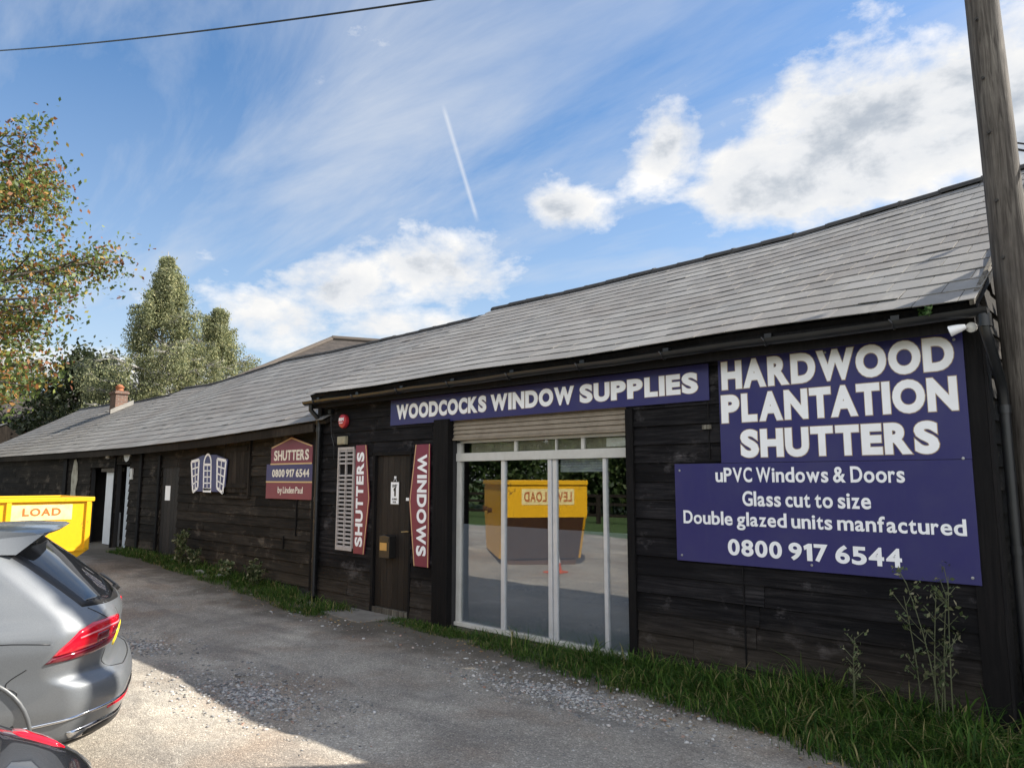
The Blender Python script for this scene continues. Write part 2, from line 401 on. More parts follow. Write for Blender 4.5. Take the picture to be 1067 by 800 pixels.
def hgt(x, y):
    x = np.asarray(x, float); y = np.asarray(y, float)
    near = np.exp(-((np.clip(np.abs(x+7)-9, 0, None)/4)**2))*np.exp(-((np.clip(np.abs(y-3)-4.5, 0, None)/3)**2))
    h = gz(x, y)+near*((vnoise(x, y, 1.3, 1)-.5)*.024+(vnoise(x, y, .45, 2)-.5)*.014+(vnoise(x, y, .18, 3)-.5)*.008)
    return h+holes(x, y)
GZ = hgt(GX, GY)
nx, ny = len(xs), len(ys)
I = np.arange(nx*ny).reshape(nx, ny)
F = np.stack([I[:-1, :-1], I[1:, :-1], I[1:, 1:], I[:-1, 1:]], -1).reshape(-1, 4)
g = npmesh('ground', np.stack([GX, GY, GZ], -1).reshape(-1, 3), F, M_GROUND, smooth=True); tag(g, kind='structure')
# loose stones
def stone_fn(n, p):
    r = n.island()
    c = n.ramp(r, [(0, (.10, .10, .10)), (.3, (.21, .205, .20)), (.6, (.34, .33, .315)), (.86, (.5, .49, .47)), (.93, (.30, .17, .12)), (1, (.62, .61, .59))])
    n.l.new(c, p.inputs['Base Color']); bump(n, p, n.noise(n.pos(), 120, 3, .7), .4, .002)
M_STONE = mat('limestone chips', rough=.85, fn=stone_fn)
def stones(cs, name, tagit=True):
    # cs: list of (x, y, size)
    ico = np.array([(0, 0, 1), (.89, 0, .45), (.28, .85, .45), (-.72, .53, .45), (-.72, -.53, .45), (.28, -.85, .45), (.72, .53, -.45), (-.28, .85, -.45), (-.89, 0, -.45), (-.28, -.85, -.45), (.72, -.53, -.45), (0, 0, -1)])
    fi = np.array([(0, 1, 2), (0, 2, 3), (0, 3, 4), (0, 4, 5), (0, 5, 1), (1, 6, 2), (2, 6, 7), (2, 7, 3), (3, 7, 8), (3, 8, 4), (4, 8, 9), (4, 9, 5), (5, 9, 10), (5, 10, 1), (1, 10, 6), (6, 11, 7), (7, 11, 8), (8, 11, 9), (9, 11, 10), (10, 11, 6)])
    c = np.array(cs); N = len(c)
    V = np.repeat(ico[None], N, 0)*(.7+.6*RN.random((N, 12, 1)))
    V = V*(np.array([1, .8, .5])*(.75+.5*RN.random((N, 1, 3))))*c[:, None, 2:3]
    a = RN.random(N)*2*PI; ca, sa = np.cos(a)[:, None], np.sin(a)[:, None]
    X = V[..., 0]*ca-V[..., 1]*sa; Y = V[..., 0]*sa+V[..., 1]*ca
    Z = V[..., 2]+hgt(c[:, 0], c[:, 1])[:, None]+c[:, 2:3]*.15
    P = np.stack([X+c[:, 0:1], Y+c[:, 1:2], Z], -1).reshape(-1, 3)
    FF = (fi[None]+(np.arange(N)*12)[:, None, None]).reshape(-1, 3)
    return npmesh(name, P, FF, M_STONE)
cs = []
for (cx, cy, rx, ry, dep), dens in zip(POTS, (3000, 3200, 1500, 900)):
    for _ in range(dens):
        a = random.random()*2*PI; r = min(1.35, abs(random.gauss(0, .62)))
        cs.append((cx+math.cos(a)*r*rx*1.05, cy+math.sin(a)*r*ry*1.1, .005+.016*random.random()**2.2))
for _ in range(3500):
    x = random.uniform(-14, 0); y = random.uniform(.2, 5.6)
    if vnoise(np.array([x]), np.array([y]), 1.0, 9)[0] > .42: cs.append((x, y, .003+.009*random.random()**3))
for _ in range(260):
    x = random.uniform(-10, -.6); cs.append((x, 5.35-.0*x+random.gauss(0, .13), .005+.02*random.random()**2))
tag(stones(cs, 'gravel'), 'loose pale limestone chips and small stones scattered in the worn patches of the yard', 'gravel', kind='stuff')
# ------------------------------------------------------------------ boards
def boards(mb, x0, x1, ztop, zbot, pitch, Y, openings=(), joints=2.9, jit=.004, out=.03, mp=lambda x, y, z: (x, y, z), seed=1):
    rd = random.Random(seed)
    z = zbot; row = 0
    while True:
        zt_max = max(ztop(x0), ztop((x0+x1)/2), ztop(x1))
        if z >= zt_max: break
        z1 = z+pitch
        cuts = [x0]; x = x0+rd.uniform(.3, joints)
        while x < x1-.4:
            cuts.append(x); x += rd.uniform(joints*.6, joints*1.3)
        cuts.append(x1)
        sag = rd.uniform(-jit, jit)
        br = set(cuts)
        for (a, b, c, d) in openings:
            if c < z1 and d > z:
                for q in (a, b):
                    if x0 < q < x1: br.add(q)
        br = sorted(br)
        for a, b in zip(br[:-1], br[1:]):
            if b-a < .01: continue
            m_ = (a+b)/2; zz0, zz1 = z, min(z1, ztop(m_))
            segs = [(zz0, zz1)]
            for (oa, ob, oc, od) in openings:
                if oa < m_ < ob:
                    ns = []
                    for (s0, s1) in segs:
                        if od <= s0 or oc >= s1: ns.append((s0, s1)); continue
                        if oc > s0: ns.append((s0, oc))
                        if od < s1: ns.append((od, s1))
                    segs = ns
            for (s0, s1) in segs:
                if s1-s0 < .02: continue
                g_ = .0025; o = out+rd.uniform(-.005, .006); t0 = rd.uniform(-.003, .003)+sag; t1 = rd.uniform(-.003, .003)+sag
                lap = .012 if s1-s0 > .06 else 0
                ot = .010
                n = 1 if b-a < 1 else 3
                for k in range(n):
                    pass
                xa, xb = a+g_, b-g_
                vs = [(xa, Y-o, s0+t0), (xb, Y-o, s0+t1), (xb, Y+.004, s0+t1), (xa, Y+.004, s0+t0),
                      (xa, Y-ot, s1+lap+t0), (xb, Y-ot, s1+lap+t1), (xb, Y+.004, s1+lap+t1), (xa, Y+.004, s1+lap+t0)]
                mb.hexa([mp(*v) for v in vs])
        z = z1; row += 1
    return mb
# ------------------------------------------------------------------ slates
def itp(pts):
    xs_ = [p[0] for p in pts]; zs_ = [p[1] for p in pts]
    o = np.argsort(xs_); xs_ = np.array(xs_)[o]; zs_ = np.array(zs_)[o]
    return lambda x: float(np.interp(x, xs_, zs_))
def slates(mb, x0, x1, eave, ridge, ye, yr, courses, width=.30, seed=3, sagmid=.0, thick=.007):
    rd = random.Random(seed)
    def P(x, t, up=0):
        e = eave(x); r = ridge(x)
        y = ye+(yr-ye)*t; z = e+(r-e)*t-sagmid*4*t*(1-t)
        sl = (r-e)/(yr-ye); l = math.hypot(1, sl)
        return (x, y-up*sl/l, z+up/l)
    for i in range(courses):
        t0 = i/courses; t1 = min(1, (i+1.18)/courses)
        x = x0-(width/2 if i % 2 else 0)
        wav = rd.uniform(-.003, .003)
        while x < x1-.005:
            a = max(x, x0); b = min(x+width, x1); x += width
            if b-a < .02: continue
            g_ = .0032; j = rd.uniform(-.0025, .0035)/5+wav*.3; u0 = thick*1.5+rd.uniform(0, .003); u1 = .002
            jj = rd.uniform(-.0006, .0006)
            if rd.random() < .02: j += rd.uniform(-.004, .002); u0 += .006
            xa, xb = a+g_, b-g_
            vs = [P(xa, t0+j, u0-thick), P(xb, t0+j+jj, u0-thick), P(xb, t1, u1-thick), P(xa, t1, u1-thick),
                  P(xa, t0+j, u0+jj*4), P(xb, t0+j+jj, u0-jj*4), P(xb, t1, u1), P(xa, t1, u1)]
            mb.hexa(vs)
    return P
def roof_deck(mb, P, x0, x1, n, down=.03, th=.05):
    for i in range(n):
        a = x0+(x1-x0)*i/n; b = x0+(x1-x0)*(i+1)/n
        for j in range(6):
            u, v = .01+.99*j/6, .01+.99*(j+1)/6
            mb.hexa([P(a, u, -down-th), P(b, u, -down-th), P(b, v, -down-th), P(a, v, -down-th), P(a, u, -down), P(b, u, -down), P(b, v, -down), P(a, v, -down)])
# ================================================================== WORKSHOP (right-hand building)
XL, XR, WY = -9.85, -1.12, 6.2
RYe, RYr = 5.92, 10.0
e1 = lambda x: 3.07+.012*math.sin(x*1.7)
r1 = itp([(-1.0, 5.40), (-2.5, 5.29), (-3.9, 5.19), (-5.8, 5.15), (-7.8, 5.11), (-9.9, 5.11)])
ws = thing('timber_workshop', 'black weatherboarded workshop with slate roof and glazed shopfront under the navy name board', 'building', ((XL+XR)/2, 8, 0))
def P_(o):  # keep world coordinates for children of a thing that is not at the origin
    o.matrix_parent_inverse = o.parent.matrix_basis.inverted() if False else Matrix.Translation(-Vector(o.parent.location)); return o
SH = (W(470, 560)[0], W(660, 560)[0])      # shopfront opening in x
SX0, SX1 = W(471, 560)[0], -4.21
SZ1 = 2.56
DX0, DX1 = -8.42, -7.66; DZ = 2.12
openings = [(SX0, SX1, -.2, SZ1), (DX0-.06, DX1+.04, -.2, DZ+.05)]
mb = MB(); boards(mb, XL, XR, lambda x: 3.0, .0, .178, WY, openings, 2.7, seed=5)
P_(mb.build('front_wall', M_BLACKWOOD, ws))
# gable wall: boards across the +X end
mb = MB()
gt = lambda y: 3.0+(y-WY)*.56 if y < RYr else 3.0+(2*RYr-y-WY)*.56
zz = 0; rd = random.Random(9)
while zz < 5.2:
    ymin = max(WY, WY+(zz-2.95)/.56); ymax = 2*RYr-ymin
    if ymax-ymin > .1:
        o = .03+rd.uniform(-.004, .006)
        cut = [ymin]+[c for c in np.arange(WY+rd.uniform(.8, 2), 13.5, 2.4) if ymin < c < ymax]+[ymax]
        for a, b in zip(cut[:-1], cut[1:]):
            mb.hexa([(XR+o, a+.002, zz), (XR+o, b-.002, zz), (XR-.004, b-.002, zz), (XR-.004, a+.002, zz), (XR+.01, a+.002, zz+.185), (XR+.01, b-.002, zz+.185), (XR-.004, b-.002, zz+.185), (XR-.004, a+.002, zz+.185)])
    zz += .172
P_(mb.build('gable_wall', M_BARNWOOD, ws))
# inner structure: walls behind the boards, back wall, left gable, floor
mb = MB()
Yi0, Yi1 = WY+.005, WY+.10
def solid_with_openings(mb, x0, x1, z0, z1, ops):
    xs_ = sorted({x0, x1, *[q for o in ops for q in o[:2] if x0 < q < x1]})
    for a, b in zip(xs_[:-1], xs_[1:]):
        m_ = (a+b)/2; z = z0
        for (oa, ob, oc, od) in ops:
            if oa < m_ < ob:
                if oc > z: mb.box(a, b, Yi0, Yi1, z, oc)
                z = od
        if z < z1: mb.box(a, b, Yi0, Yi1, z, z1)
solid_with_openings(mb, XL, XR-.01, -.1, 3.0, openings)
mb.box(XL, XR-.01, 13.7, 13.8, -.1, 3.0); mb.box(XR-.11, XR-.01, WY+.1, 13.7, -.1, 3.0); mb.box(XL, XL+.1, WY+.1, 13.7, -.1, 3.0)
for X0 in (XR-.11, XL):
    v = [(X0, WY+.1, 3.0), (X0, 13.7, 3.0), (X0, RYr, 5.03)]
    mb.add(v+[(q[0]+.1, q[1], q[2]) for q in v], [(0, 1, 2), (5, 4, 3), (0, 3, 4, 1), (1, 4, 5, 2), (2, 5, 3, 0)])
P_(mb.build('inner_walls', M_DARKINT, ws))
mb = MB(); mb.box(XL+.1, XR-.12, WY+.1, 13.7, -.05, .02); P_(mb.build('floor', M_CONC, ws))
# roof
mb = MB(); Pr = slates(mb, XL-.02, XR+.06, e1, r1, RYe, RYr, 16, .30, sagmid=.05)
rf = P_(mb.build('roof', M_SLATE, ws, fixn=False))
mb = MB(); roof_deck(mb, Pr, XL+.0, XR+.05, 24)
Pb = lambda x, t, up=0: (x, RYr+(RYr-RYe)*(1-t), Pr(x, t, up)[2])
for i in range(6):
    a = XL+(XR-XL)*i/6; b = XL+(XR-XL)*(i+1)/6
    mb.hexa([Pb(a, 0, -.06), Pb(b, 0, -.06), Pb(b, 1, -.06), Pb(a, 1, -.06), Pb(a, 0, .01), Pb(b, 0, .01), Pb(b, 1, .01), Pb(a, 1, .01)])
dk = mb.build('roof_deck', M_POSTWOOD, ws); P_(dk)
# ridge tiles: half round lengths
def ridge_tiles(x0, x1, r, y, name, parent, rad=.095, L=.46, seed=1):
    mb = MB(); rd = random.Random(seed); x = x0
    while x < x1:
        b = min(x+L, x1); k = 9; vs = []
        dz = rd.uniform(-.006, .01)
        for xx in (x, b-.012):
            for ra in (rad, rad-.018):
                for i in range(k):
                    a = PI*i/(k-1)*.94+PI*.03
                    vs.append((xx, y+math.cos(a)*ra*1.15, r(xx)+dz-.045+math.sin(a)*ra*(1.0 if xx == x else .93)))
        fs = []
        for i in range(k-1):
            fs += [(i, i+1, 2*k+i+1, 2*k+i), (k+i+1, k+i, 3*k+i, 3*k+i+1), (i, k+i, k+i+1, i+1), (2*k+i, 2*k+i+1, 3*k+i+1, 3*k+i)]
        fs += [(0, 2*k, 3*k, k), (k-1, 2*k-1, 4*k-1, 3*k-1)]
        mb.add(vs, fs); mb.tube([(b-.03, y, r(b)-.045+dz), (b+.012, y, r(b)-.045+dz)], rad*1.06, 12)
        x = b
    o = mb.build(name, M_RIDGE, parent, smooth=True); return o
P_(ridge_tiles(XL-.02, XR+.07, r1, RYr, 'ridge', ws))
# verge edge of the right end: pale mortar / undercloak
mb = MB()
mb.hexa([Pr(XR+.02, 0, -.035), Pr(XR+.05, 0, -.035), Pr(XR+.05, 1, -.035), Pr(XR+.02, 1, -.035), Pr(XR+.02, 0, .0), Pr(XR+.05, 0, .0), Pr(XR+.05, 1, .0), Pr(XR+.02, 1, .0)])
P_(mb.build('verge', M_PALEWOOD, ws))
# fascia, soffit, gutter
mb = MB(); mb.box(XL, XR+.03, 6.0, 6.03, 2.86, 3.04); mb.box(XL, XR, 6.03, 6.165, 2.92, 2.94)
P_(mb.build('fascia', M_POSTWOOD, ws))
def gutter(x0, x1, z0, z1, y, name, parent, rad=.056):
    mb = MB(); k = 9; n = 14; vs = []
    for j in range(n+1):
        x = x0+(x1-x0)*j/n; zc = z0+(z1-z0)*j/n+.006*math.sin(j*1.9)
        for ra in (rad, rad-.005):
            for i in range(k):
                a = PI+PI*i/(k-1); vs.append((x, y+math.cos(a)*ra, zc+math.sin(a)*ra))
    fs = []; st = 2*k
    for j in range(n):
        for i in range(k-1):
            fs += [(j*st+i, j*st+i+1, (j+1)*st+i+1, (j+1)*st+i), (j*st+k+i, (j+1)*st+k+i, (j+1)*st+k+i+1, j*st+k+i+1)]
        fs += [(j*st, (j+1)*st, (j+1)*st+k, j*st+k), (j*st+k-1, j*st+2*k-1, (j+1)*st+2*k-1, (j+1)*st+k-1)]
    mb.add(vs, fs)
    for xx in (x0, x1):
        pts = [(xx, y+math.cos(PI+PI*i/8)*rad, (z0 if xx == x0 else z1)+math.sin(PI+PI*i/8)*rad) for i in range(9)]
        mb.add(pts, [tuple(range(9))])
    x = x0+.3
    while x < x1-.1:       # brackets and unions
        zc = z0+(z1-z0)*(x-x0)/(x1-x0)
        mb.tube([(x-.02, y+math.cos(PI)*(rad+.004), zc+.005)]+[(x, y+math.cos(PI+PI*i/8)*(rad+.005), zc+math.sin(PI+PI*i/8)*(rad+.005)) for i in range(1, 9)], .008, 5)
        mb.box(x-.03, x+.03, y+.03, y+rad+.022, zc-.03, zc+.05)
        x += 1.0
    return mb.build(name, M_BLACKPLASTIC, parent, smooth=True, fixn=False)
P_(gutter(XL-.05, XR+.13, 2.965, 2.985, 5.925, 'gutter', ws))
# corner boards / posts
mb = MB(); mb.box(XR-.13, XR+.03, WY-.036, WY-.012, -.02, 2.9); mb.box(XR+.031, XR+.052, WY-.036, WY+.10, -.02, 2.88)
P_(mb.build('corner_board', M_POSTWOOD, ws, bevel=.003))
mb = MB(); mb.box(XL-.04, XL+.06, WY-.055, WY+.30, -.02, 2.9)
P_(mb.build('corner_board', M_POSTWOOD, ws, bevel=.003))
# rainwater pipe, right corner (swan neck, then straight down)
mb = MB()
px = XR+.10
mb.tube([(px, 5.93, 2.93), (px, 5.93, 2.84), (px+.01, 5.97, 2.76), (px+.02, 6.20, 2.50), (px+.02, 6.26, 2.42), (px+.02, 6.27, 2.25), (px+.02, 6.27, .05)], .036, 14)
for z in (2.3, 1.3, .5): mb.tube([(px+.02, 6.27, z-.03), (px+.02, 6.27, z+.03)], .043, 14)
mb.tube([(px, 5.93, 2.86), (px, 5.93, 2.95)], .045, 14)
P_(mb.build('downpipe', M_BLACKPLASTIC, ws, smooth=True))
# downpipe at the left corner
mb = MB(); lx = -9.78
mb.tube([(lx, 5.95, 2.93), (lx, 5.95, 2.84), (lx, 6.08, 2.72), (lx, 6.10, 2.62), (lx, 6.10, .08)], .035, 12)
for z in (2.55, 1.5, .6): mb.tube([(lx, 6.10, z-.03), (lx, 6.10, z+.03)], .042, 12)
P_(mb.build('downpipe', M_BLACKPLASTIC, ws, smooth=True))
mb = MB(); mb.tube([(-9.55, 6.16, 2.80), (-9.52, 6.15, 2.62), (-9.5, 6.15, 2.45), (-9.42, 6.15, 2.28), (-9.42, 6.15, 2.1)], .006, 6); mb.box(-9.57, -9.5, 6.12, 6.17, 2.78, 2.84)
P_(mb.build('cable', M_BLACKPLASTIC, ws))
# joint battens in the board wall
for (x, z0, z1) in [(-3.30, 1.98, 2.86), (-3.02, 0.05, 1.04)]:
    mb = MB(); mb.box(x, x+.012, WY-.034, WY-.02, z0, z1); P_(mb.build('batten', M_POSTWOOD, ws))
# black pilaster left of the shopfront
mb = MB(); mb.box(-7.12, SX0-.002, WY-.085, WY+.1, -.02, 2.55); mb.box(-7.16, -7.125, WY-.05, WY-.03, 0, 2.5)
P_(mb.build('jamb', M_POSTWOOD, ws, bevel=.004))
mb = MB(); mb.box(SX1+.002, SX1+.09, WY-.052, WY+.1, .0, 2.5)
P_(mb.build('jamb', M_POSTWOOD, ws, bevel=.004))
# door
dr = MB()
nb = 6; wd = (DX1-DX0)/nb
for i in range(nb): dr.box(DX0+i*wd+.002, DX0+(i+1)*wd-.002, WY+.012, WY+.05, .09, DZ)
dr.box(DX0, DX1, WY+.05, WY+.056, .09, DZ)
dr = P_(dr.build('door', M_DOORWOOD, ws, bevel=.002))
mb = MB(); mb.box(DX0-.055, DX0-.003, WY-.03, WY+.06, .0, DZ+.05); mb.box(DX1+.003, DX1+.038, WY-.03, WY+.06, .0, DZ+.05); mb.box(DX0-.003, DX1+.003, WY-.03, WY+.06, DZ+.003, DZ+.05)
P_(mb.build('door_frame', M_POSTWOOD, ws, bevel=.002))
mb = MB(); mb.box(DX0, DX1, WY-.03, WY+.08, .0, .085); P_(mb.build('door_step', M_PALEWOOD, ws, bevel=.004))
def wchild(mb, name, m, par, **k):     # sub-part of a part that itself keeps world coordinates
    o = mb.build(name, m, par, **k); return o
hx, hz = W(428, 556)
mb = MB(); mb.box(hx-.02, hx+.02, WY-.0, WY+.012, hz-.1, hz+.1); mb.tube([(hx, WY+.01, hz+.03), (hx, WY-.05, hz+.03), (hx-.03, WY-.055, hz+.03), (hx-.13, WY-.05, hz+.02)], .009, 8)
wchild(mb, 'door_handle', M_SHEEN, dr, smooth=True)
x, z = W(424, 520); mb = MB(); mb.box(x-.03, x+.03, WY+.008, WY+.0115, z-.02, z+.02); wchild(mb, 'sticker', M_SIGNWHITE, dr)
# shopfront: shutter box, transom lights, rail, sliding glazing
zc0, zc1 = 2.30, SZ1
mb = MB()
for i in range(5):
    z = 2.305+i*.052; mb.prism([(0, 0)], 0, 0) if False else None
    mb.hexa([(SX0, WY+.0, z), (SX1, WY+.0, z), (SX1, WY+.08, z), (SX0, WY+.08, z), (SX0, WY+.018, z+.049), (SX1, WY+.018, z+.049), (SX1, WY+.08, z+.049), (SX0, WY+.08, z+.049)])
mb.box(SX0, SX1, WY-.012, WY+.09, 2.28, 2.302)
P_(mb.build('roller_shutter', M_SHUTTERBOX, ws, bevel=.003))
GYp = WY+.10
sf = MB()
FR = [SX0, W(479, 560)[0]]
xm = [W(519, 560)[0], W(571, 560)[0], W(626, 560)[0]]
RZ0, RZ1 = 2.02, 2.12
sf.box(SX0, SX0+.07, GYp-.03, GYp+.03, .05, 2.28)
sf.box(SX1-.03, SX1-.002, GYp-.03, GYp+.03, .05, 2.28)
sf.box(SX0, SX1-.002, GYp-.045, GYp+.03, RZ0, RZ1); sf.box(SX0, SX1-.002, GYp-.03, GYp+.03, 2.245, 2.278)
sf.box(SX0, SX1-.002, GYp-.06, GYp+.03, .03, .075)
sf = P_(sf.build('shopfront_frame', M_PVC, ws, bevel=.004))
for xa_, xb_, yo in ((xm[0]-.03, xm[0]+.03, .022), (xm[2]-.022, xm[2]+.022, .022), (xm[1]-.062, xm[1]-.006, .028), (xm[1]+.002, xm[1]+.058, .018)):
    mull = MB(); mull.box(xa_, xb_, GYp-yo, GYp+.02, .078, RZ0-.003); wchild(mull, 'mullion', M_ALU, sf, bevel=.004)
for px_, hw_ in ((532, .02), (574, .008), (602, .02)):
    x = W(px_, 458)[0]; tm = MB(); tm.box(x-hw_, x+hw_, GYp-.02, GYp+.02, RZ1+.003, 2.242); wchild(tm, 'transom_bar', M_PVC, sf, bevel=.003)
edges = [SX0+.07]+xm+[SX1-.03]
for i in range(4):
    a, b = edges[i], edges[i+1]
    mb = MB(); mb.box(a, b, GYp+.0, GYp+.006, .075, RZ0); P_(mb.build('glass_pane', M_GLASS, ws))
    mb = MB(); mb.box(a, b, GYp+.02, GYp+.024, .075, 1.25); P_(mb.build('frosted_film', M_FILM, ws))
mb = MB(); mb.box(SX0+.085, SX1-.03, GYp+.0, GYp+.006, RZ1, 2.245); P_(mb.build('transom_glass', M_GLASS2, ws))
mb = MB(); mb.box(SX0+.2, SX1-.1, GYp+.035, GYp+.04, RZ1+.0, 2.24)
P_(mb.build('pelmet', mat('pelmet board', (.34, .32, .25), .8, fn=grubby(.7, 3, (.05, .05, .04))), ws))
mb = MB()
for i in range(5): mb.box(xm[1]+.08, xm[2]-.03, GYp+.03, GYp+.045, RZ0-.03-i*.028, RZ0-.005-i*.028)
P_(mb.build('blind', M_BLIND, ws))
mb = MB(); x, z = W(556, 457); a, b = W(640, 457)[0], W(651, 457)[0]
mb.box(W(622, 457)[0]+.03, SX1-.05, GYp+.026, GYp+.03, RZ1+.02, 2.23); P_(mb.build('paper_notice', M_SIGNWHITE, ws))
x, z = W(556, 456)
P_(lettering([text_geo('Closed', .02, x-.10, x+.12, z-.025, z+.02, GYp+.032)], mat('red lettering', (.4, .03, .03), .5), ws))
# white downpipe stain bits
mb = MB(); x, z = W(738, 445); mb.box(x-.04, x+.05, WY-.045, WY-.032, z-.02, z+.02); P_(mb.build('bracket', M_PALEWOOD, ws))
mb = MB(); mb.hexa([(-8.95, 5.72, -.05), (-7.95, 5.62, -.05), (-7.75, 6.14, -.05), (-8.85, 6.14, -.05), (-8.95, 5.72, .012), (-7.95, 5.62, .008), (-7.75, 6.14, .02), (-8.85, 6.14, .024)]); dst = mb.build('doorstep_slab', mat('dirty concrete', (.20, .185, .165), .95, fn=grubby(.7, 5, (.09, .08, .065), .6)), bevel=.008)
tag(dst, 'worn concrete slab on the ground in front of the brown door', 'step')
# ------------------------------------------------------------------ signs on the workshop
def signboard(name, label, rects, m, Y, th=.012, bev=.0015):
    xs_ = [p[0] for r in rects for p in r]; zs_ = [p[1] for r in rects for p in r]
    t = thing(name, label, 'sign', (sum(xs_)/len(xs_), Y, min(zs_)))
    return t
Y1 = WY-.050
# name board
xa, xb = W(410, 431)[0], W(741, 400)[0]
t = thing('name_board', 'long navy board reading WOODCOCKS WINDOW SUPPLIES above the shopfront', 'sign', ((xa+xb)/2, Y1, 2.52))
mb = MB(); mb.box(xa, xb, Y1, Y1+.014, 2.525, 2.87); P_(mb.build('panel', M_NAVY, t, bevel=.0015))
wl, ol = [], []
for s, p0, p1 in (('WOODCOCKS', 416.5, 510), ('WINDOW', 514.5, 601), ('SUPPLIES', 607.5, 730)):
    a, b = W(p0, 425)[0], W(p1, 400)[0]
    wl.append(text_geo(s, .052, a, b, 2.60, 2.80, Y1-.004, gap=50)); ol.append(text_geo(s, .052, a, b, 2.60, 2.80, Y1-.0015, off=.018, ext=.0006, gap=50))
P_(lettering(ol, M_GOLD, t, 'letter_outline')); P_(lettering(wl, M_SIGNWHITE, t))
# big sign: two panels
xa, xb = W(749, 430)[0], -1.205
t = thing('advertising_board', 'large stepped navy board reading HARDWOOD PLANTATION SHUTTERS with phone number, beside the corner', 'sign', (-2.4, Y1, 1.05))
mb = MB(); mb.box(-3.17, xb, Y1, Y1+.012, 1.945, 2.885); P_(mb.build('upper_panel', M_NAVY, t, bevel=.0015))
mb = MB(); mb.box(-3.655, xb-.002, Y1+.003, Y1+.015, 1.05, 1.942); P_(mb.build('lower_panel', M_NAVY, t, bevel=.0015))
wl, ol = [], []
def line(s, p0, p1, bold, y=Y1-.004, outline=False, lst=None, cond=None):
    (x0, zt0), (x0b, zb0) = W(p0[0], p0[1]), W(p0[0], p0[2]); (x1, zt1), (_, zb1) = W(p1[0], p1[1]), W(p1[0], p1[2])
    zt, zb = (zt0+zt1)/2, (zb0+zb1)/2
    gp = 46 if outline else 66
    wl.append(text_geo(s, bold, x0, x1, zb, zt, y, gap=gp))
    if outline: ol.append(text_geo(s, bold, x0, x1, zb, zt, y+.0025, off=.018, ext=.0006, gap=gp))
line('HARDWOOD', (754, 378, 407), (994, 350, 387), .054, outline=True)
line('PLANTATION', (754, 413, 442), (998, 391, 428), .054, outline=True)
line('SHUTTERS', (774, 449, 477), (979, 437, 473), .054, outline=True)
line('uPVC Windows & Doors', (748, 487, 503), (944, 485, 502), .022, y=Y1-.001)
line('Glass cut to size', (776, 511, 528), (909, 513, 529), .022, y=Y1-.001)
line('Double glazed units manfactured', (715, 532, 550), (1008, 539, 562), .022, y=Y1-.001)
line('0800 917 6544', (761, 561, 578), (941, 570, 591), .032, y=Y1-.001)
P_(lettering(ol, M_GOLD, t, 'letter_outline')); P_(lettering(wl, M_SIGNWHITE, t))
def screws(pts, par, y):
    for x_, z_ in pts:
        mb = MB(); mb.lathe([(.011, 0), (.010, -.004), (.004, -.005)], (x_, y, z_), 10, axis='y'); P_(mb.build('screw', M_STEEL, par, smooth=True))
screws([(-3.12, 2.83), (-2.2, 2.845), (-1.26, 2.83), (-3.6, 1.10), (-2.4, 1.10), (-1.26, 1.10), (-3.6, 1.88), (-1.26, 1.95)], t, Y1)
# vertical shaped signs
def shaped(name, label, poly_px, txt, rot, trect_px, Y=WY-.052):
    poly = [W(*q) for q in poly_px]
    cx = sum(p[0] for p in poly)/len(poly)
    t = thing(name, label, 'sign', (cx, Y, min(p[1] for p in poly)))
    mb = MB(); mb.prism(poly, Y, Y+.012); P_(mb.build('panel', M_BURG, t, fixn=True))
    return t, poly
# SHUTTERS (point to the right)
xa = W(372.5, 520)[0]; xb = W(383.5, 520)[0]; xc = W(388, 520)[0]; z1, z0 = W(375, 464)[1], W(380, 577)[1]; zm = W(388, 519)[1]
t = thing('upright_sign', 'narrow burgundy board reading SHUTTERS upward, pointed right, left of the brown door', 'sign', (xa, Y1, z0))
poly = [(xa, z0), (xb, z0), (xc, zm), (xb, z1), (xa, z1)]
mb = MB(); mb.prism(poly, Y1, Y1+.012); P_(mb.build('panel', M_BURG, t))
def strip(pts, w, y, th=.0015):
    mb = MB()
    for (x0, z0_), (x1, z1_) in zip(pts[:-1], pts[1:]):
        d = Vector((x1-x0, z1_-z0_)).normalized(); n_ = Vector((-d.y, d.x))*w/2
        mb.prism([(x0-n_.x, z0_-n_.y), (x1-n_.x, z1_-n_.y), (x1+n_.x, z1_+n_.y), (x0+n_.x, z0_+n_.y)], y-th, y)
    return mb
P_(strip([(xb-.015, z0), (xc-.015, zm), (xb-.015, z1)], .014, Y1-.0005).build('gold_line', M_GOLDLINE, t))
P_(lettering([text_geo('SHUTTERS', .04, xa+.035, xb-.045, z0+.10, z1-.10, Y1-.002, rot=90)], M_SIGNWHITE, t))
# WINDOWS (point to the left)
xa = W(429.3, 522)[0]; xb = W(435, 522)[0]; xc = W(450.5, 522)[0]; z1, z0 = W(443, 463)[1], W(443, 590)[1]; zm = W(429, 522)[1]
t = thing('upright_sign', 'narrow burgundy board reading WINDOWS downward, pointed left, between brown door and shopfront', 'sign', (xc, Y1, z0))
mb = MB(); mb.prism([(xb, z0), (xc, z0), (xc, z1), (xb, z1), (xa, zm)], Y1, Y1+.012); P_(mb.build('panel', M_BURG, t))
P_(strip([(xb+.015, z0), (xa+.02, zm), (xb+.015, z1)], .014, Y1-.0005).build('gold_line', M_GOLDLINE, t))
P_(strip([(xc-.012, z0), (xc-.012, z1)], .012, Y1-.0025).build('gold_line', M_GOLDLINE, t))
P_(lettering([text_geo('WINDOWS', .04, xb+.05, xc-.055, z0+.13, z1-.13, Y1-.002, rot=-90)], M_SIGNWHITE, t))
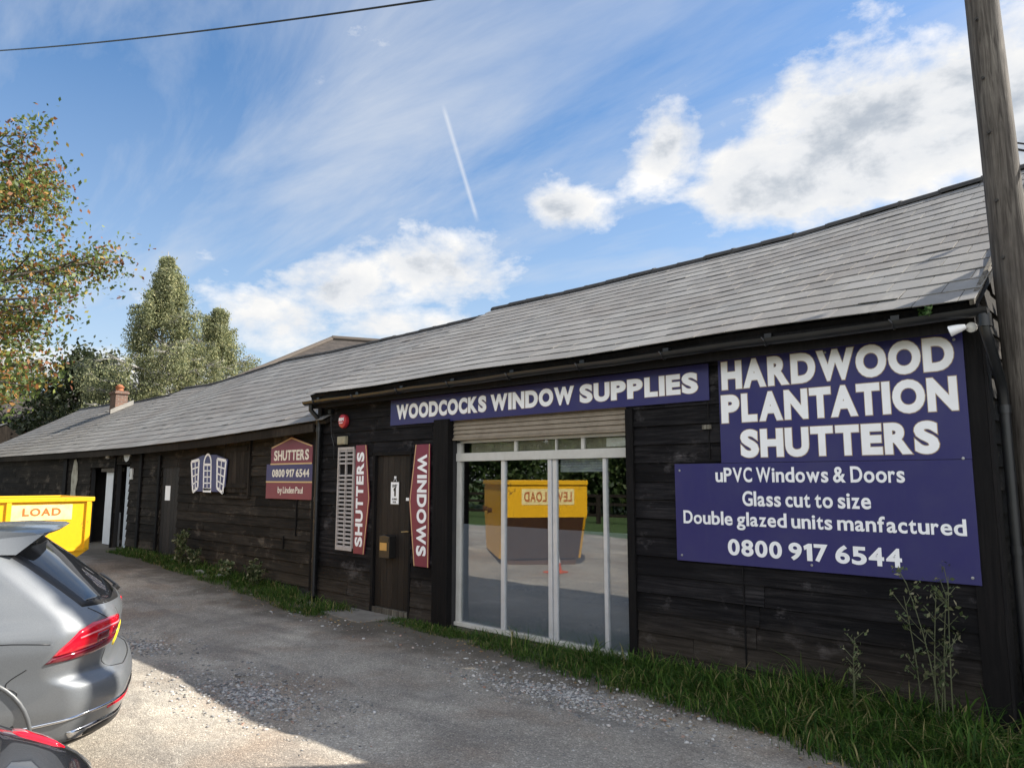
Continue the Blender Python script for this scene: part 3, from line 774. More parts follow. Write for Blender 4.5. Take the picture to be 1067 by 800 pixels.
# louvred shutter sample
xa, xb = W(354.5, 520)[0], W(371.5, 520)[0]; z1, z0 = W(362, 466)[1], W(362, 573)[1]
t = thing('louvred_shutter', 'white slatted shutter fixed on the wall beside the upright SHUTTERS board', 'shutter', ((xa+xb)/2, Y1, z0))
mb = MB()
for a, b in ((xa, xa+.03), (xb-.03, xb), ((xa+xb)/2-.01, (xa+xb)/2+.01)): mb.box(a, b, Y1-.015, Y1+.015, z0, z1)
mb.box(xa, xb, Y1-.012, Y1+.013, z0, z0+.04); mb.box(xa, xb, Y1-.012, Y1+.013, z1-.04, z1)
P_(mb.build('frame', mat('dull louvre slats', (.40, .36, .34), .55, fn=grubby(.5, 6, (.2, .16, .14))), t, bevel=.002))
mb = MB(); k = 24
for i in range(k):
    z = z0+.05+(z1-z0-.11)*i/(k-1)
    if i == 18 or i == 19: continue
    mb.hexa([(xa+.03, Y1-.012, z-.01), (xb-.03, Y1-.012, z-.01), (xb-.03, Y1+.008, z+.012), (xa+.03, Y1+.008, z+.012), (xa+.03, Y1-.012, z-.004), (xb-.03, Y1-.012, z-.004), (xb-.03, Y1+.008, z+.018), (xa+.03, Y1+.008, z+.018)])
P_(mb.build('slats', mat('dull louvre slats', (.40, .36, .34), .55, fn=grubby(.5, 6, (.2, .16, .14))), t))
# alarm box, vent box
x, z = W(361.5, 439)
t = thing('alarm_box', 'round red alarm box with white lettering on the black wall under the gutter', 'alarm', (x, WY-.03, z-.1))
mb = MB(); mb.lathe([(.10, .0), (.105, -.03), (.095, -.055), (.06, -.068), (.01, -.07)], (x, WY-.03, z), 28, axis='y'); P_(mb.build('casing', mat('alarm red', (.42, .03, .04), .35), t, smooth=True))
P_(lettering([text_geo('SSM', .05, x-.062, x+.062, z+.0, z+.05, WY-.1005), text_geo('SECURITY', .02, x-.05, x+.05, z-.035, z-.018, WY-.1005)], M_SIGNWHITE, t))
x, z = W(360.5, 459)
t = thing('junction_box', 'small beige box on the wall between the red alarm and the white shutter', 'box', (x, WY-.03, z-.06))
mb = MB(); mb.box(x-.10, x+.10, WY-.09, WY-.028, z-.06, z+.06); P_(mb.build('casing', mat('aged cream plastic', (.34, .30, .20), .6, fn=grubby(.4, 9)), t, bevel=.012))
mb = MB(); mb.box(x-.085, x+.085, WY-.095, WY-.09, z-.045, z+.045); P_(mb.build('cover', mat('aged cream plastic'), t, bevel=.004))
# unit plate, letter box
x0, z0 = W(406.5, 526); x1, z1 = W(416.5, 501)
t = thing('number_plate_sign', 'white notice with black frame reading UNIT 1 on the brown door', 'notice', ((x0+x1)/2, WY, z0))
mb = MB(); mb.box(x0, x1, WY-.0, WY+.010, z0, z1); P_(mb.build('frame', mat('notice black', (.012, .012, .014), .4), t))
mb = MB(); mb.box(x0+.014, x1-.014, WY-.003, WY-.0005, z0+.016, z1-.016); P_(mb.build('plate', M_SIGNWHITE, t))
mb = MB(); mb.tube([((x0+x1)/2-.03, WY, z1), ((x0+x1)/2, WY, z1+.05), ((x0+x1)/2+.03, WY, z1)], .004, 6); mb.box((x0+x1)/2-.015, (x0+x1)/2+.015, WY-.005, WY+.01, z1+.035, z1+.065)
P_(mb.build('hanger', M_SIGNWHITE, t))
xc = (x0+x1)/2
P_(lettering([text_geo('UNIT', .02, xc-.055, xc+.055, z1-.085, z1-.045, WY-.004), text_geo('1', .05, xc-.025, xc+.025, z0+.12, z0+.24, WY-.004), text_geo('ALARMED', .01, xc-.055, xc+.055, z0+.07, z0+.095, WY-.004), text_geo('DOOR', .01, xc-.035, xc+.035, z0+.03, z0+.055, WY-.004)], mat('notice black'), t))
x0, z0 = W(401, 580); x1, z1 = W(412, 557)
t = thing('letter_box', 'black wall letter box with pale label mounted on the brown door', 'letter box', ((x0+x1)/2, WY, z0))
mb = MB(); mb.prism([(x0, z0), (x1, z0), (x1, z1-.02), ((x0+x1)/2, z1), (x0, z1-.02)], WY-.10, WY+.01); P_(mb.build('casing', mat('letter box black', (.015, .014, .013), .35), t, bevel=.006))
mb = MB(); mb.box(x0+.015, x1-.015, WY-.106, WY-.101, z1-.09, z1-.05); P_(mb.build('flap', mat('letter box black'), t, bevel=.002))
mb = MB(); mb.box(x0+.02, x1-.05, WY-.105, WY-.101, z0+.10, z0+.2); P_(mb.build('label', M_SHEEN, t))
# floodlight on the corner
x, z = W(1006, 341, 5.93); LY = 5.985
t = thing('security_lamp', 'small white security floodlight and sensor above the big navy board at the corner', 'lamp', (x, Y1-.02, z))
mb = MB(); mb.lathe([(.034, 0), (.036, -.012), (.036, -.03), (.014, -.04)], (x+.03, LY, z), 18, axis='y'); mb.tube([(x+.03, LY-.02, z), (x, LY-.05, z), (x-.02, LY-.06, z-.004)], .008, 8)
P_(mb.build('mount', M_PVC, t, smooth=True))
mb = MB(); mb.tube([(x-.0, LY-.055, z+.005), (x-.03, LY-.065, z-.003), (x-.05, LY-.07, z-.008), (x-.095, LY-.075, z-.02)], [.018, .028, .032, .040], 16); P_(mb.build('lamp_head', M_SIGNWHITE, t, smooth=True))
mb = MB(); mb.tube([(x-.0955, LY-.075, z-.02), (x-.099, LY-.0755, z-.021)], .036, 16); P_(mb.build('lens', mat('lamp lens', (.75, .77, .8), .12), t))
# ================================================================== LONG BARN (left)
BX0, BX1, BY = -34.6, -9.9, 6.35
e2 = itp([(-9.6, 2.68), (-12, 2.60), (-14, 2.54), (-17.5, 2.49), (-22, 2.49), (-34.7, 2.53)])
r2 = itp([(-9.5, 5.02), (-12, 4.98), (-15.4, 4.94), (-17.6, 4.97), (-19.6, 4.84), (-22.1, 4.71), (-24.2, 4.76), (-24.5, 4.64), (-25.5, 4.62), (-28.8, 4.60), (-29.1, 4.68), (-34.7, 4.74)])
bn = thing('long_barn', 'long low weatherboarded barn with sagging slate roof and brick chimney at its far end', 'building', (-22, 8, .2))
def WB(x, y): return W(x, y, BY)
bo = []
dA0, dA1 = WB(92, 540)[0], WB(118, 540)[0]; dB0, dB1 = WB(119, 540)[0], WB(133, 540)[0]; dC0, dC1 = WB(167.5, 540)[0], WB(185, 540)[0]
zA = WB(102, 487)[1]; zB = WB(126, 484)[1]; zC = WB(176, 487)[1]
bo = [(dA0, dA1, 0, zA), (dB0, dB1, 0, zB), (dC0, dC1, 0, zC)]
mb = MB(); boards(mb, BX0, BX1, lambda x: e2(x)-.02, .14, .172, BY, bo, 2.2, jit=.008, out=.034, seed=21)
P_(mb.build('front_wall', M_BARNWOOD, bn))
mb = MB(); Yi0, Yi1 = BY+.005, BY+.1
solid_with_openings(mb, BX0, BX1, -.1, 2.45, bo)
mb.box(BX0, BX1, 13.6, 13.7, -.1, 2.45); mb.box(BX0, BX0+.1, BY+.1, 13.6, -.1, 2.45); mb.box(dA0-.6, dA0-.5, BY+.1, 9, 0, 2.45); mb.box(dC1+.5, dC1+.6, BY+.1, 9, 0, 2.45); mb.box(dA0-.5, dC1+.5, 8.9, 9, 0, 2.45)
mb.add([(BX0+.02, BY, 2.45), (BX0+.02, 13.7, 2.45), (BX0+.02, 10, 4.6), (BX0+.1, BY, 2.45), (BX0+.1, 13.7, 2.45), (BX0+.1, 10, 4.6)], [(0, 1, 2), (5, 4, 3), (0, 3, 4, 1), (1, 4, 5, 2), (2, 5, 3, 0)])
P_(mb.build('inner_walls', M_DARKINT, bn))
mb = MB(); Pl = slates(mb, BX0-.03, XL+.3, e2, r2, 6.02, 10.0, 16, .30, seed=8, sagmid=.03)
P_(mb.build('roof', M_SLATE, bn, fixn=False))
mb = MB(); roof_deck(mb, Pl, BX0, XL+.28, 70)
Pbb = lambda x, t, up=0: (x, 10+3.98*(1-t), Pl(x, t, up)[2])
for i in range(12):
    a = BX0+(XL-BX0)*i/12; b = BX0+(XL-BX0)*(i+1)/12
    mb.hexa([Pbb(a, 0, -.06), Pbb(b, 0, -.06), Pbb(b, 1, -.06), Pbb(a, 1, -.06), Pbb(a, 0, .01), Pbb(b, 0, .01), Pbb(b, 1, .01), Pbb(a, 1, .01)])
P_(mb.build('roof_deck', M_BARNPOST, bn))
P_(ridge_tiles(BX0-.03, XL, r2, 10.0, 'ridge', bn, .085, .46, 4))
mb = MB()
for i in range(20):
    a = BX0+(BX1-BX0)*i/20; b = BX0+(BX1-BX0)*(i+1)/20
    mb.hexa([(a, 6.07, e2(a)-.15), (b, 6.07, e2(b)-.15), (b, 6.10, e2(b)-.15), (a, 6.10, e2(a)-.15), (a, 6.07, e2(a)-.02), (b, 6.07, e2(b)-.02), (b, 6.10, e2(b)-.02), (a, 6.10, e2(a)-.02)])
P_(mb.build('fascia', M_BARNPOST, bn))
# posts
mb = MB()
for (px_, w, zt) in [(66.5, .28, 2.35), (97, .0, 0), (146, .13, 2.4), (165.5, .1, 2.3)]:
    if w == 0: continue
    x = WB(px_, 540)[0]; mb = MB(); mb.box(x-w/2, x+w/2, BY-.07, BY-.032, .15, zt); P_(mb.build('wall_post', M_POSTWOOD, bn, bevel=.004))
mb = MB(); mb.box(-10.18, -10.02, BY-.09, BY-.03, .1, 2.55); P_(mb.build('wall_post', M_POSTWOOD, bn, bevel=.004))
x = WB(79, 500)[0]; mb = MB()
pts = [(x-.22, .75), (x+.02, .62), (x+.2, .8), (x+.25, 1.2), (x+.16, 1.5), (x+.28, 1.8), (x+.2, 2.2), (x+.05, 2.33), (x-.1, 2.3), (x-.24, 1.9), (x-.2, 1.5), (x-.3, 1.1)]
mb.prism(pts, BY-.045, BY-.036); P_(mb.build('bare_patch', mat('flaking pale paint', (.34, .33, .27), .9, fn=grubby(.8, 5, (.10, .085, .06), .6)), bn))
# openings content: deep dark doorway with white door leaf, brick pier, grey door, boarded door, hatch
xw0, xw1 = WB(102.5, 540)[0], WB(111, 540)[0]
mb = MB(); mb.box(xw0, xw1, BY+.12, BY+.16, .22, zA-.12); P_(mb.build('door', M_WHITEPAINT, bn, bevel=.004))
mb = MB(); mb.box(xw0-.1, dA1, BY+.02, BY+.18, zA-.11, zA-.02); mb.box(dA1-.10, dA1-.02, BY+.02, BY+.12, .22, zA-.12); P_(mb.build('door_frame', M_PALEWOOD, bn, bevel=.004))
mb = MB(); mb.box(xw1+.02, dA1-.11, BY+.10, BY+.2, .2, 1.0); P_(mb.build('door_panel', M_WHITEPAINT, bn))
mb = MB(); mb.box(xw1+.02, dA1-.11, BY+.13, BY+.15, 1.0, zA-.12); P_(mb.build('window', mat('dusty pane', (.12, .11, .09), .3), bn))
xg0 = WB(126, 540)[0]
mb = MB(); mb.box(xg0, dB1-.02, BY+.06, BY+.1, .22, zB-.05); P_(mb.build('door', M_GREYDOOR, bn, bevel=.004))
mb = MB(); mb.box(dA1+.01, dB0-.01, BY-.06, BY+.1, .1, 2.3); P_(mb.build('door_post', M_POSTWOOD, bn))
mb = MB(); n_ = 5; w_ = (dC1-dC0)/n_
for i in range(n_): mb.box(dC0+i*w_+.003, dC0+(i+1)*w_-.003, BY-.012, BY+.02, .2, zC)
P_(mb.build('door', M_DOORWOOD, bn, bevel=.003))
x0, z0 = WB(172.5, 521); x1, z1 = WB(178.5, 506)
mb = MB(); mb.box(x0, x1, BY-.017, BY-.013, z0, z1); P_(mb.build('notice', M_SIGNWHITE, bn))
hx0, hx1 = WB(238, 480)[0], WB(262, 480)[0]; hz0, hz1 = WB(250, 513)[1], WB(250, 459)[1]
mb = MB(); n_ = 6; w_ = (hx1-hx0)/n_
for i in range(n_): mb.box(hx0+i*w_+.003, hx0+(i+1)*w_-.003, BY-.062, BY-.036, hz0, hz1)
ht = P_(mb.build('hatch', M_BARNPOST, bn, bevel=.003))
for za_ in (hz0+.08, hz1-.2):
    mb = MB(); mb.box(hx0, hx1, BY-.085, BY-.064, za_, za_+.09); wchild(mb, 'ledge', M_BARNPOST, ht, bevel=.003)
mb = MB(); mb.box(hx0-.06, hx0-.005, BY-.07, BY-.03, hz0-.05, hz1+.05); mb.box(hx1+.005, hx1+.06, BY-.07, BY-.03, hz0-.05, hz1+.05); mb.box(hx0-.06, hx1+.06, BY-.075, BY-.03, hz0-.10, hz0-.055)
wchild(mb, 'hatch_frame', M_BARNPOST, ht)
for (px_, pz) in ((311, 545), (298, 558)):
    x, z = WB(px_, pz); mb = MB(); mb.box(x-.015, x+.01, BY-.055, BY-.036, z-.2, z+(.40 if px_ == 311 else .0)); P_(mb.build('batten', M_POSTWOOD, bn))
# chimney
ch = MB(); cxx, cyy = -28.2, 9.35
ch.box(cxx-.28, cxx+.28, cyy-.2, cyy+.2, 3.6, 4.82); ch.box(cxx-.32, cxx+.32, cyy-.24, cyy+.24, 4.82, 4.89); ch.box(cxx-.29, cxx+.29, cyy-.21, cyy+.21, 4.893, 4.93)
ch = P_(ch.build('chimney', M_BRICK, bn))
mb = MB(); mb.lathe([(.13, 4.93), (.12, 5.05), (.15, 5.06), (.15, 5.10), (.11, 5.11), (.10, 5.15), (.05, 5.18)], (cxx, cyy, 0), 16); wchild(mb, 'chimney_pot', M_TERRA, ch, smooth=True)
mb = MB(); z0_ = Pl(cxx, .0, 0)
def slope_z(y): return e2(cxx)+(r2(cxx)-e2(cxx))*(y-6.02)/3.98
mb.hexa([(cxx+.285, 9.0, slope_z(9.0)), (cxx+.30, 9.0, slope_z(9.0)), (cxx+.30, 9.75, slope_z(9.75)), (cxx+.285, 9.75, slope_z(9.75)), (cxx+.285, 9.0, slope_z(9.0)+.16), (cxx+.30, 9.0, slope_z(9.0)+.16), (cxx+.30, 9.75, slope_z(9.75)+.16), (cxx+.285, 9.75, slope_z(9.75)+.16)])
wchild(mb, 'flashing', M_CONC, ch)
# signs on the barn
YB = BY-.06
def BW(x, y): return W(x, y, YB)
xa, xb = BW(277.5, 500)[0], BW(327, 500)[0]
xq0, xq1 = BW(282.5, 475)[0], BW(325.5, 475)[0]
zap = BW(304, 455)[1]; zl = BW(304, 465)[1]; zm1 = BW(304, 483)[1]; zm2 = BW(304, 502)[1]; zb = BW(304, 520)[1]
t = thing('stacked_sign', 'burgundy and navy gabled board reading SHUTTERS, phone number and maker, on the barn wall', 'sign', ((xa+xb)/2, YB, zb))
mb = MB(); mb.prism([(xq0, zm1), (xq1, zm1), (xq1, zl), ((xq0+xq1)/2, zap), (xq0, zl)], YB, YB+.012); P_(mb.build('top_panel', M_BURG, t))
mb = MB(); mb.box(xa, xb, YB-.003, YB+.009, zm2, zm1-.001); P_(mb.build('middle_panel', M_NAVY, t))
mb = MB(); mb.box(xa, xb, YB, YB+.012, zb, zm2-.001); P_(mb.build('bottom_panel', M_BURG, t))
mb = strip([(xq0+.02, zl-.01), ((xq0+xq1)/2, zap-.02), (xq1-.02, zl-.01)], .022, YB-.0005)
for zq in (zm1, zm2): mb.box(xa if zq == zm2 else xq0, xb if zq == zm2 else xq1, YB-.006, YB-.0035, zq-.012, zq+.012)
P_(mb.build('gold_line', M_GOLDLINE, t))
tl = [text_geo('SHUTTERS', .03, BW(285.8, 475)[0], BW(322, 475)[0], BW(304, 479.5)[1], BW(304, 468.5)[1], YB-.002),
      text_geo('0800 917 6544', .03, BW(284, 492)[0], BW(322.5, 492)[0], BW(304, 497)[1], BW(304, 488.5)[1], YB-.005),
      text_geo('by Linden Paul', .015, BW(289.5, 510)[0], BW(315.5, 510)[0], BW(304, 516)[1], BW(304, 507)[1], YB-.002)]
for q_ in tl: P_(lettering([q_], M_CREAMLET, t))
# window emblem board
YB = BY-.10
xa, xb = BW(198.5, 495)[0], BW(236.5, 495)[0]; z1, z0 = BW(216, 474)[1], BW(216, 512)[1]
t = thing('emblem_board', 'navy board with three white sash window drawings, on the barn wall left of the hatch', 'sign', ((xa+xb)/2, YB, z0))
mb = MB(); mb.prism([(xa, z1-.1), (xa+.05, z0+.1), (xa+.3, z0), (xb-.3, z0), (xb-.05, z0+.1), (xb, z1-.1), (xb-.5, z1), (xa+.5, z1)], YB, YB+.01); P_(mb.build('panel', M_NAVY, t))
mb = MB(); yb = YB-.001
def quadframe(c, w, nbars):          # c: bl, br, tr, tl
    def L(a, b, q): return (a[0]+(b[0]-a[0])*q, a[1]+(b[1]-a[1])*q)
    segs = [(c[0], c[1]), (c[1], c[2]), (c[2], c[3]), (c[3], c[0]), (L(c[0], c[1], .5), L(c[3], c[2], .5))]
    for i in range(1, nbars): segs.append((L(c[0], c[3], i/nbars), L(c[1], c[2], i/nbars)))
    for a, b in segs:
        k = w if segs.index((a, b)) < 4 else w*.5
        m_ = strip([a, b], k, yb); mb.add(m_.v, m_.f)
def B(px_, py): return BW(px_, py)
quadframe([B(201, 512.5), B(206, 508), B(207.5, 479), B(199.5, 481)], .055, 4)
quadframe([B(226, 508), B(232, 513.5), B(235.5, 480), B(226.5, 478)], .055, 4)
quadframe([B(212, 509.5), B(219.5, 509.5), B(220, 484), B(212.5, 484)], .045, 4)
cx_, cz_ = B(216.2, 484); rr = (B(220, 484)[0]-B(212.5, 484)[0])/2
m_ = strip([(cx_+rr*math.cos(a), cz_+1.25*rr*math.sin(a)) for a in np.linspace(0, PI, 13)], .045, yb); mb.add(m_.v, m_.f)
m_ = strip([B(211.5, 510.5), B(220, 511)], .07, yb); mb.add(m_.v, m_.f)
P_(mb.build('window_emblem', M_SIGNWHITE, t))
YB = BY-.06
# lamps on the barn
x, z = WB(120, 476); t = thing('security_lamp', 'small white lamp fixed above the open barn doorway', 'lamp', (x, BY-.1, z))
mb = MB(); mb.box(x-.05, x+.25, BY-.12, BY-.03, z-.03, z+.05); P_(mb.build('bracket', M_BARNPOST, t)); mb = MB(); mb.lathe([(.01, -.05), (.06, -.03), (.06, .03), (.02, .05)], (x-.1, BY-.12, z), 12); P_(mb.build('lamp_head', M_PVC, t, smooth=True))
x, z = WB(140, 472); t = thing('satellite_dish', 'small pale round dish under the barn eave right of the doorways', 'dish', (x, BY-.1, z))
mb = MB(); mb.lathe([(.20, -.10), (.17, -.06), (.10, -.03), (.02, -.02)], (x, BY-.06, z), 20, axis='y'); P_(mb.build('dish', mat('dish grey', (.45, .45, .44), .5), t, smooth=True)); mb = MB(); mb.tube([(x, BY-.02, z), (x, BY-.08, z)], .02, 8); mb.box(x-.02, x+.10, BY-.06, BY-.03, z-.6, z-.35); P_(mb.build('bracket', M_PVC, t))
# ================================================================== background buildings
def hip_house(name, label, cx, cy, rz, L, Wd, hw, hr, mroof, mwall, hip=2.2, windows=()):
    t = thing(name, label, 'building', (cx, cy, 0), rz)
    mb = MB(); mb.box(-L/2, L/2, -Wd/2, Wd/2, 0, hw); mb.build('wall', mwall, t)
    mb = MB(); o = .35; a, b, c = L/2+o, Wd/2+o, L/2-hip
    v = [(-a, -b, hw), (a, -b, hw), (a, b, hw), (-a, b, hw), (-c, 0, hr), (c, 0, hr)]
    mb.add(v, [(0, 1, 5, 4), (2, 3, 4, 5), (1, 2, 5), (3, 0, 4), (3, 2, 1, 0)])
    r_ = mb.build('roof', mroof, t)
    mb = MB(); mb.tube([(-c, 0, hr+.02), (c, 0, hr+.02)], .14, 8)
    for (p, q) in ((4, 0), (4, 3), (5, 1), (5, 2)): mb.tube([v[p], v[q]], .12, 8)
    mb.build('ridge', M_RIDGE if mroof != M_TILE else mat('hip tiles', (.075, .06, .048), .85, fn=grubby(.3, 3)), r_)
    for (wx, wz, ww, wh) in windows:
        mb = MB(); mb.box(wx-ww/2, wx+ww/2, -Wd/2-.04, -Wd/2+.05, wz, wz+wh); w0 = mb.build('window', M_PVC, t)
        mb = MB(); mb.box(wx-ww/2+.08, wx-.04, -Wd/2-.045, -Wd/2-.042, wz+.08, wz+wh-.08); mb.box(wx+.04, wx+ww/2-.08, -Wd/2-.045, -Wd/2-.042, wz+.08, wz+wh-.08); mb.build('pane', mat('dark pane', (.03, .035, .04), .1), w0)
    return t
p1 = AT(346, 353, 34); 
hip_house('tiled_house', 'brown tiled house whose hipped roof shows above the barn ridge', p1[0]+3.2*.42, p1[1]+3.2*.907, math.radians(65), 14.4, 7.4, p1[2]-2.7, p1[2], M_TILE, M_BRICK, 4.0)
p2 = AT(-14, 437, 52)
hip_house('brick_house', 'brick house with white window behind the far end of the barn', p2[0], p2[1]+2, math.radians(60), 12, 7, 5.0, p2[2]+1.6, M_TILE, M_BRICK, 2.5, [(-3, 2.6, 1.6, 1.2), (0, 2.6, 1.6, 1.2), (3, 2.6, 2.6, 1.3)])
# low slate shed past the barn end
t = thing('slate_shed', 'low dark shed with slate roof beyond the far end of the barn', 'shed', (-41, 7.6, 0))
mb = MB(); slates(mb, -3.6, 3.6, lambda x: 2.1, lambda x: 4.2, -3.0, .4, 11, .3, seed=31); mb.build('roof', M_SLATE, t, fixn=False)
mb = MB(); mb.box(-3.5, 3.5, -2.8, 2.8, 0, 2.15); mb.add([(-3.5, -2.8, 2.15), (-3.5, 2.8, 2.15), (-3.5, .4, 4.1), (3.5, -2.8, 2.15), (3.5, 2.8, 2.15), (3.5, .4, 4.1)], [(0, 1, 2), (5, 4, 3), (0, 3, 4, 1), (1, 4, 5, 2), (2, 5, 3, 0)]); mb.build('wall', M_BARNPOST, t)
# ================================================================== utility pole and wires
pb = AT(1071, 420, 6.6)
base = Vector((-.84, 6.50, -.3)); top = Vector(AT(1001, -190, 6.62))
def polept(z): k = (z-base.z)/(top.z-base.z); return base+(top-base)*k
t = thing('utility_pole', 'weathered round timber utility pole leaning slightly beside the workshop corner', 'pole', (base.x, base.y, 0))
mb = MB(); n_ = 26; k = 20; vs = []
rd = random.Random(4); amp = [rd.uniform(-.003, .003) for _ in range(k)]
for i in range(n_+1):
    z = base.z+(top.z+.9-base.z)*i/n_; c = polept(z); ra = .146-.042*i/n_
    for q in range(k):
        a = 2*PI*q/k; r_ = ra+amp[q]+rd.uniform(-.001, .001); vs.append((c.x+math.cos(a)*r_, c.y+math.sin(a)*r_, z))
fs = [(i*k+q, i*k+(q+1) % k, (i+1)*k+(q+1) % k, (i+1)*k+q) for i in range(n_) for q in range(k)]+[tuple(range(n_*k, n_*k+k))]
mb.add(vs, fs); P_(mb.build('post', M_POLE, t, smooth='all', fixn=False))
for z in (4.9, 4.45, 3.9, 3.45, 5.4, 5.75):
    c = polept(z); d = Vector((-.25, -1, 0)).normalized(); c2 = c+d*.135
    mb = MB(); mb.tube([c2-d*.01, c2+d*.008], .012, 8); P_(mb.build('bolt', M_RIDGE, t))
A0_z = AT(1001, -90, 6.5)[2]
mb = MB(); c = polept(A0_z); mb.box(c.x-.16, c.x+.16, c.y-.02, c.y+.02, c.z-.04, c.z+.04); mb.tube([c+Vector((-.19, 0, -.05)), c+Vector((-.19, 0, .08))], .035, 10)
P_(mb.build('cable_bracket', M_STEEL, t))
def sag(p, q, s, n=24):
    return [(p[0]+(q[0]-p[0])*i/n, p[1]+(q[1]-p[1])*i/n, p[2]+(q[2]-p[2])*i/n-4*s*(i/n)*(1-i/n)) for i in range(n+1)]
# overhead line through photo points
A0 = AT(1001, -90, 6.5)
far = AT(-260, 45, 38)
mb = MB(); mb.tube(sag(A0, far, .8, 40), .013, 6)
tag(mb.build('overhead_cable', M_BLACKPLASTIC), 'black overhead cable crossing the sky at the top left', 'cable')
fp = MB(); fp.tube([(far[0]-.2, far[1], 0), (far[0]-.2, far[1], far[2]+.5)], [.15, .11], 12); tag(fp.build('utility_pole', M_POLE), 'distant timber pole left of the yard carrying the overhead cable', 'pole')
mb = MB(); c = polept(4.38)
mb.tube(sag((c.x+.10, c.y+.08, 4.34), (4.0, 8.2, 3.9), .45, 20), .009, 6); mb.tube(sag((c.x+.10, c.y+.10, 4.40), (4.0, 8.2, 4.0), .40, 20), .007, 6)
tag(mb.build('service_cable', M_BLACKPLASTIC), 'thin black cables drooping right from the leaning pole', 'cable')
# ================================================================== skips
def make_skip(txt, tx, label, hz=.55, end_label=False):
    """local: length along +Y, face +X at x = 0, back at x = -1.75, origin on the ground"""
    t = thing('skip', label, 'skip')
    L, Wd, H, th = 3.7, 1.75, 1.5, .05
    prof = [(0, H), (0, hz), (.55, .12), (L-.55, .12), (L, hz), (L, H)]       # y, z
    mb = MB()
    for x0, x1 in ((-th, 0), (-Wd, -Wd+th)):
        mb.add([(x0, y, z) for y, z in prof]+[(x1, y, z) for y, z in prof], [(0, 1, 2, 3, 4, 5), (11, 10, 9, 8, 7, 6)]+[(i, (i+1) % 6, (i+1) % 6+6, i+6) for i in range(6)])
    for i in range(5):
        (ya, za), (yb_, zb_) = prof[i], prof[i+1]
        d = Vector((yb_-ya, zb_-za)).normalized(); n_ = Vector((-d.y, d.x))*.04
        mb.hexa(mi=1 if end_label and i in (1, 3) else 0, vs=[(-Wd+th, ya, za), (-th, ya, za), (-th, yb_, zb_), (-Wd+th, yb_, zb_), (-Wd+th, ya+n_.x, za+n_.y), (-th, ya+n_.x, za+n_.y), (-th, yb_+n_.x, zb_+n_.y), (-Wd+th, yb_+n_.x, zb_+n_.y)])  # reflected skip: down-facing ends coloured dark brown to stand for their shade
    mb.build('body', [M_YELLOW, M_RUST_SHADE], t, bevel=.006)
    mb = MB(); mb.box(.001, .035, -.03, L+.03, H-.05, H+.03); mb.box(-Wd-.035, -Wd-.001, -.03, L+.03, H-.05, H+.03); mb.box(-Wd, 0, -.035, -.001, H-.05, H+.03); mb.box(-Wd, 0, L+.001, L+.035, H-.05, H+.03)
    mb.build('rim', M_YELLOW, t, bevel=.006)
    mb = MB()
    for y in (.02, 1.25, 2.45, L-.09):
        mb.box(.002, .03, y, y+.07, hz+.02, H-.055)
    mb.box(.002, .028, .06, L-.06, hz-.02, hz+.015)
    mb.build('ribs', M_YELLOW, t, bevel=.004)
    for y in (.9, 2.0):
        for s_ in (1, -1):
            x = .0 if s_ > 0 else -Wd
            mb = MB(); mb.tube([(x+s_*.03, y, .95), (x+s_*.11, y, .95)], .045, 12); mb.tube([(x+s_*.11, y, .95), (x+s_*.125, y, .95)], .07, 12); mb.build('lifting_lug', M_RUST_SHADE, t, smooth=True)
    mb = MB(); mb.box(-Wd+.1, -.1, .6, L-.6, .0, .118); mb.build('base', M_RUST_SHADE, t)
    pn = MB(); pn.box(.002, .006, tx[0], tx[1], 1.12, 1.40); pn = pn.build('label_panel', mat('faded label', (.80, .70, .34), .6, fn=grubby(.5, 6, (.6, .3, .03))), t)
    if end_label:
        q_ = MB(); q_.box(-1.35, -.25, L+.002, L+.006, 1.10, 1.38); q_ = q_.build('label_panel', mat('faded label'), t)
        v, f = text_geo(txt, .03, -1.3, -.3, 1.15, 1.33, 0); b = MB(); b.add([(-1.6-x, L+.0075-y, z) for x, y, z in v], f); b.build('lettering', mat('worn orange lettering', (.45, .13, .02), .7), q_, fixn=False)
    v, f = text_geo(txt, .03, tx[0]+.18, tx[1]-.17, 1.20, 1.34, 0)
    b = MB(); b.add([(.0075-y, x, z) for x, y, z in v], f); b.build('lettering', mat('worn orange lettering', (.45, .13, .02), .7), pn, fixn=False)
    b = MB(); rd = random.Random(3)
    for _ in range(14):
        y = rd.uniform(.3, L-.3); z = rd.uniform(.62, 1.1); w = rd.uniform(.015, .06)
        b.add([(.003, y, z), (.003, y+w, z+.01), (.003, y+w*.8, z+w*.6), (.003, y-w*.2, z+w*.5)], [(0, 1, 2, 3)])
    tag(b.build('chips', M_RUST_SHADE, t), kind='stuff')
    return t
s1 = make_skip('LOAD', (2.50, 3.40), 'yellow skip lettered LOAD standing near the barn doorway behind the grey car')
s1.location = (-14.0, .63, .12); s1.scale = (1, 1, .9)
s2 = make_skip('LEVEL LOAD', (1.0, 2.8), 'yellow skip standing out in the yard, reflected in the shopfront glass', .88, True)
s2.rotation_euler = (0, 0, math.radians(-51)); s2.location = (-12.25, -1.95, 0); s2.scale = (1, 1, 1.16)
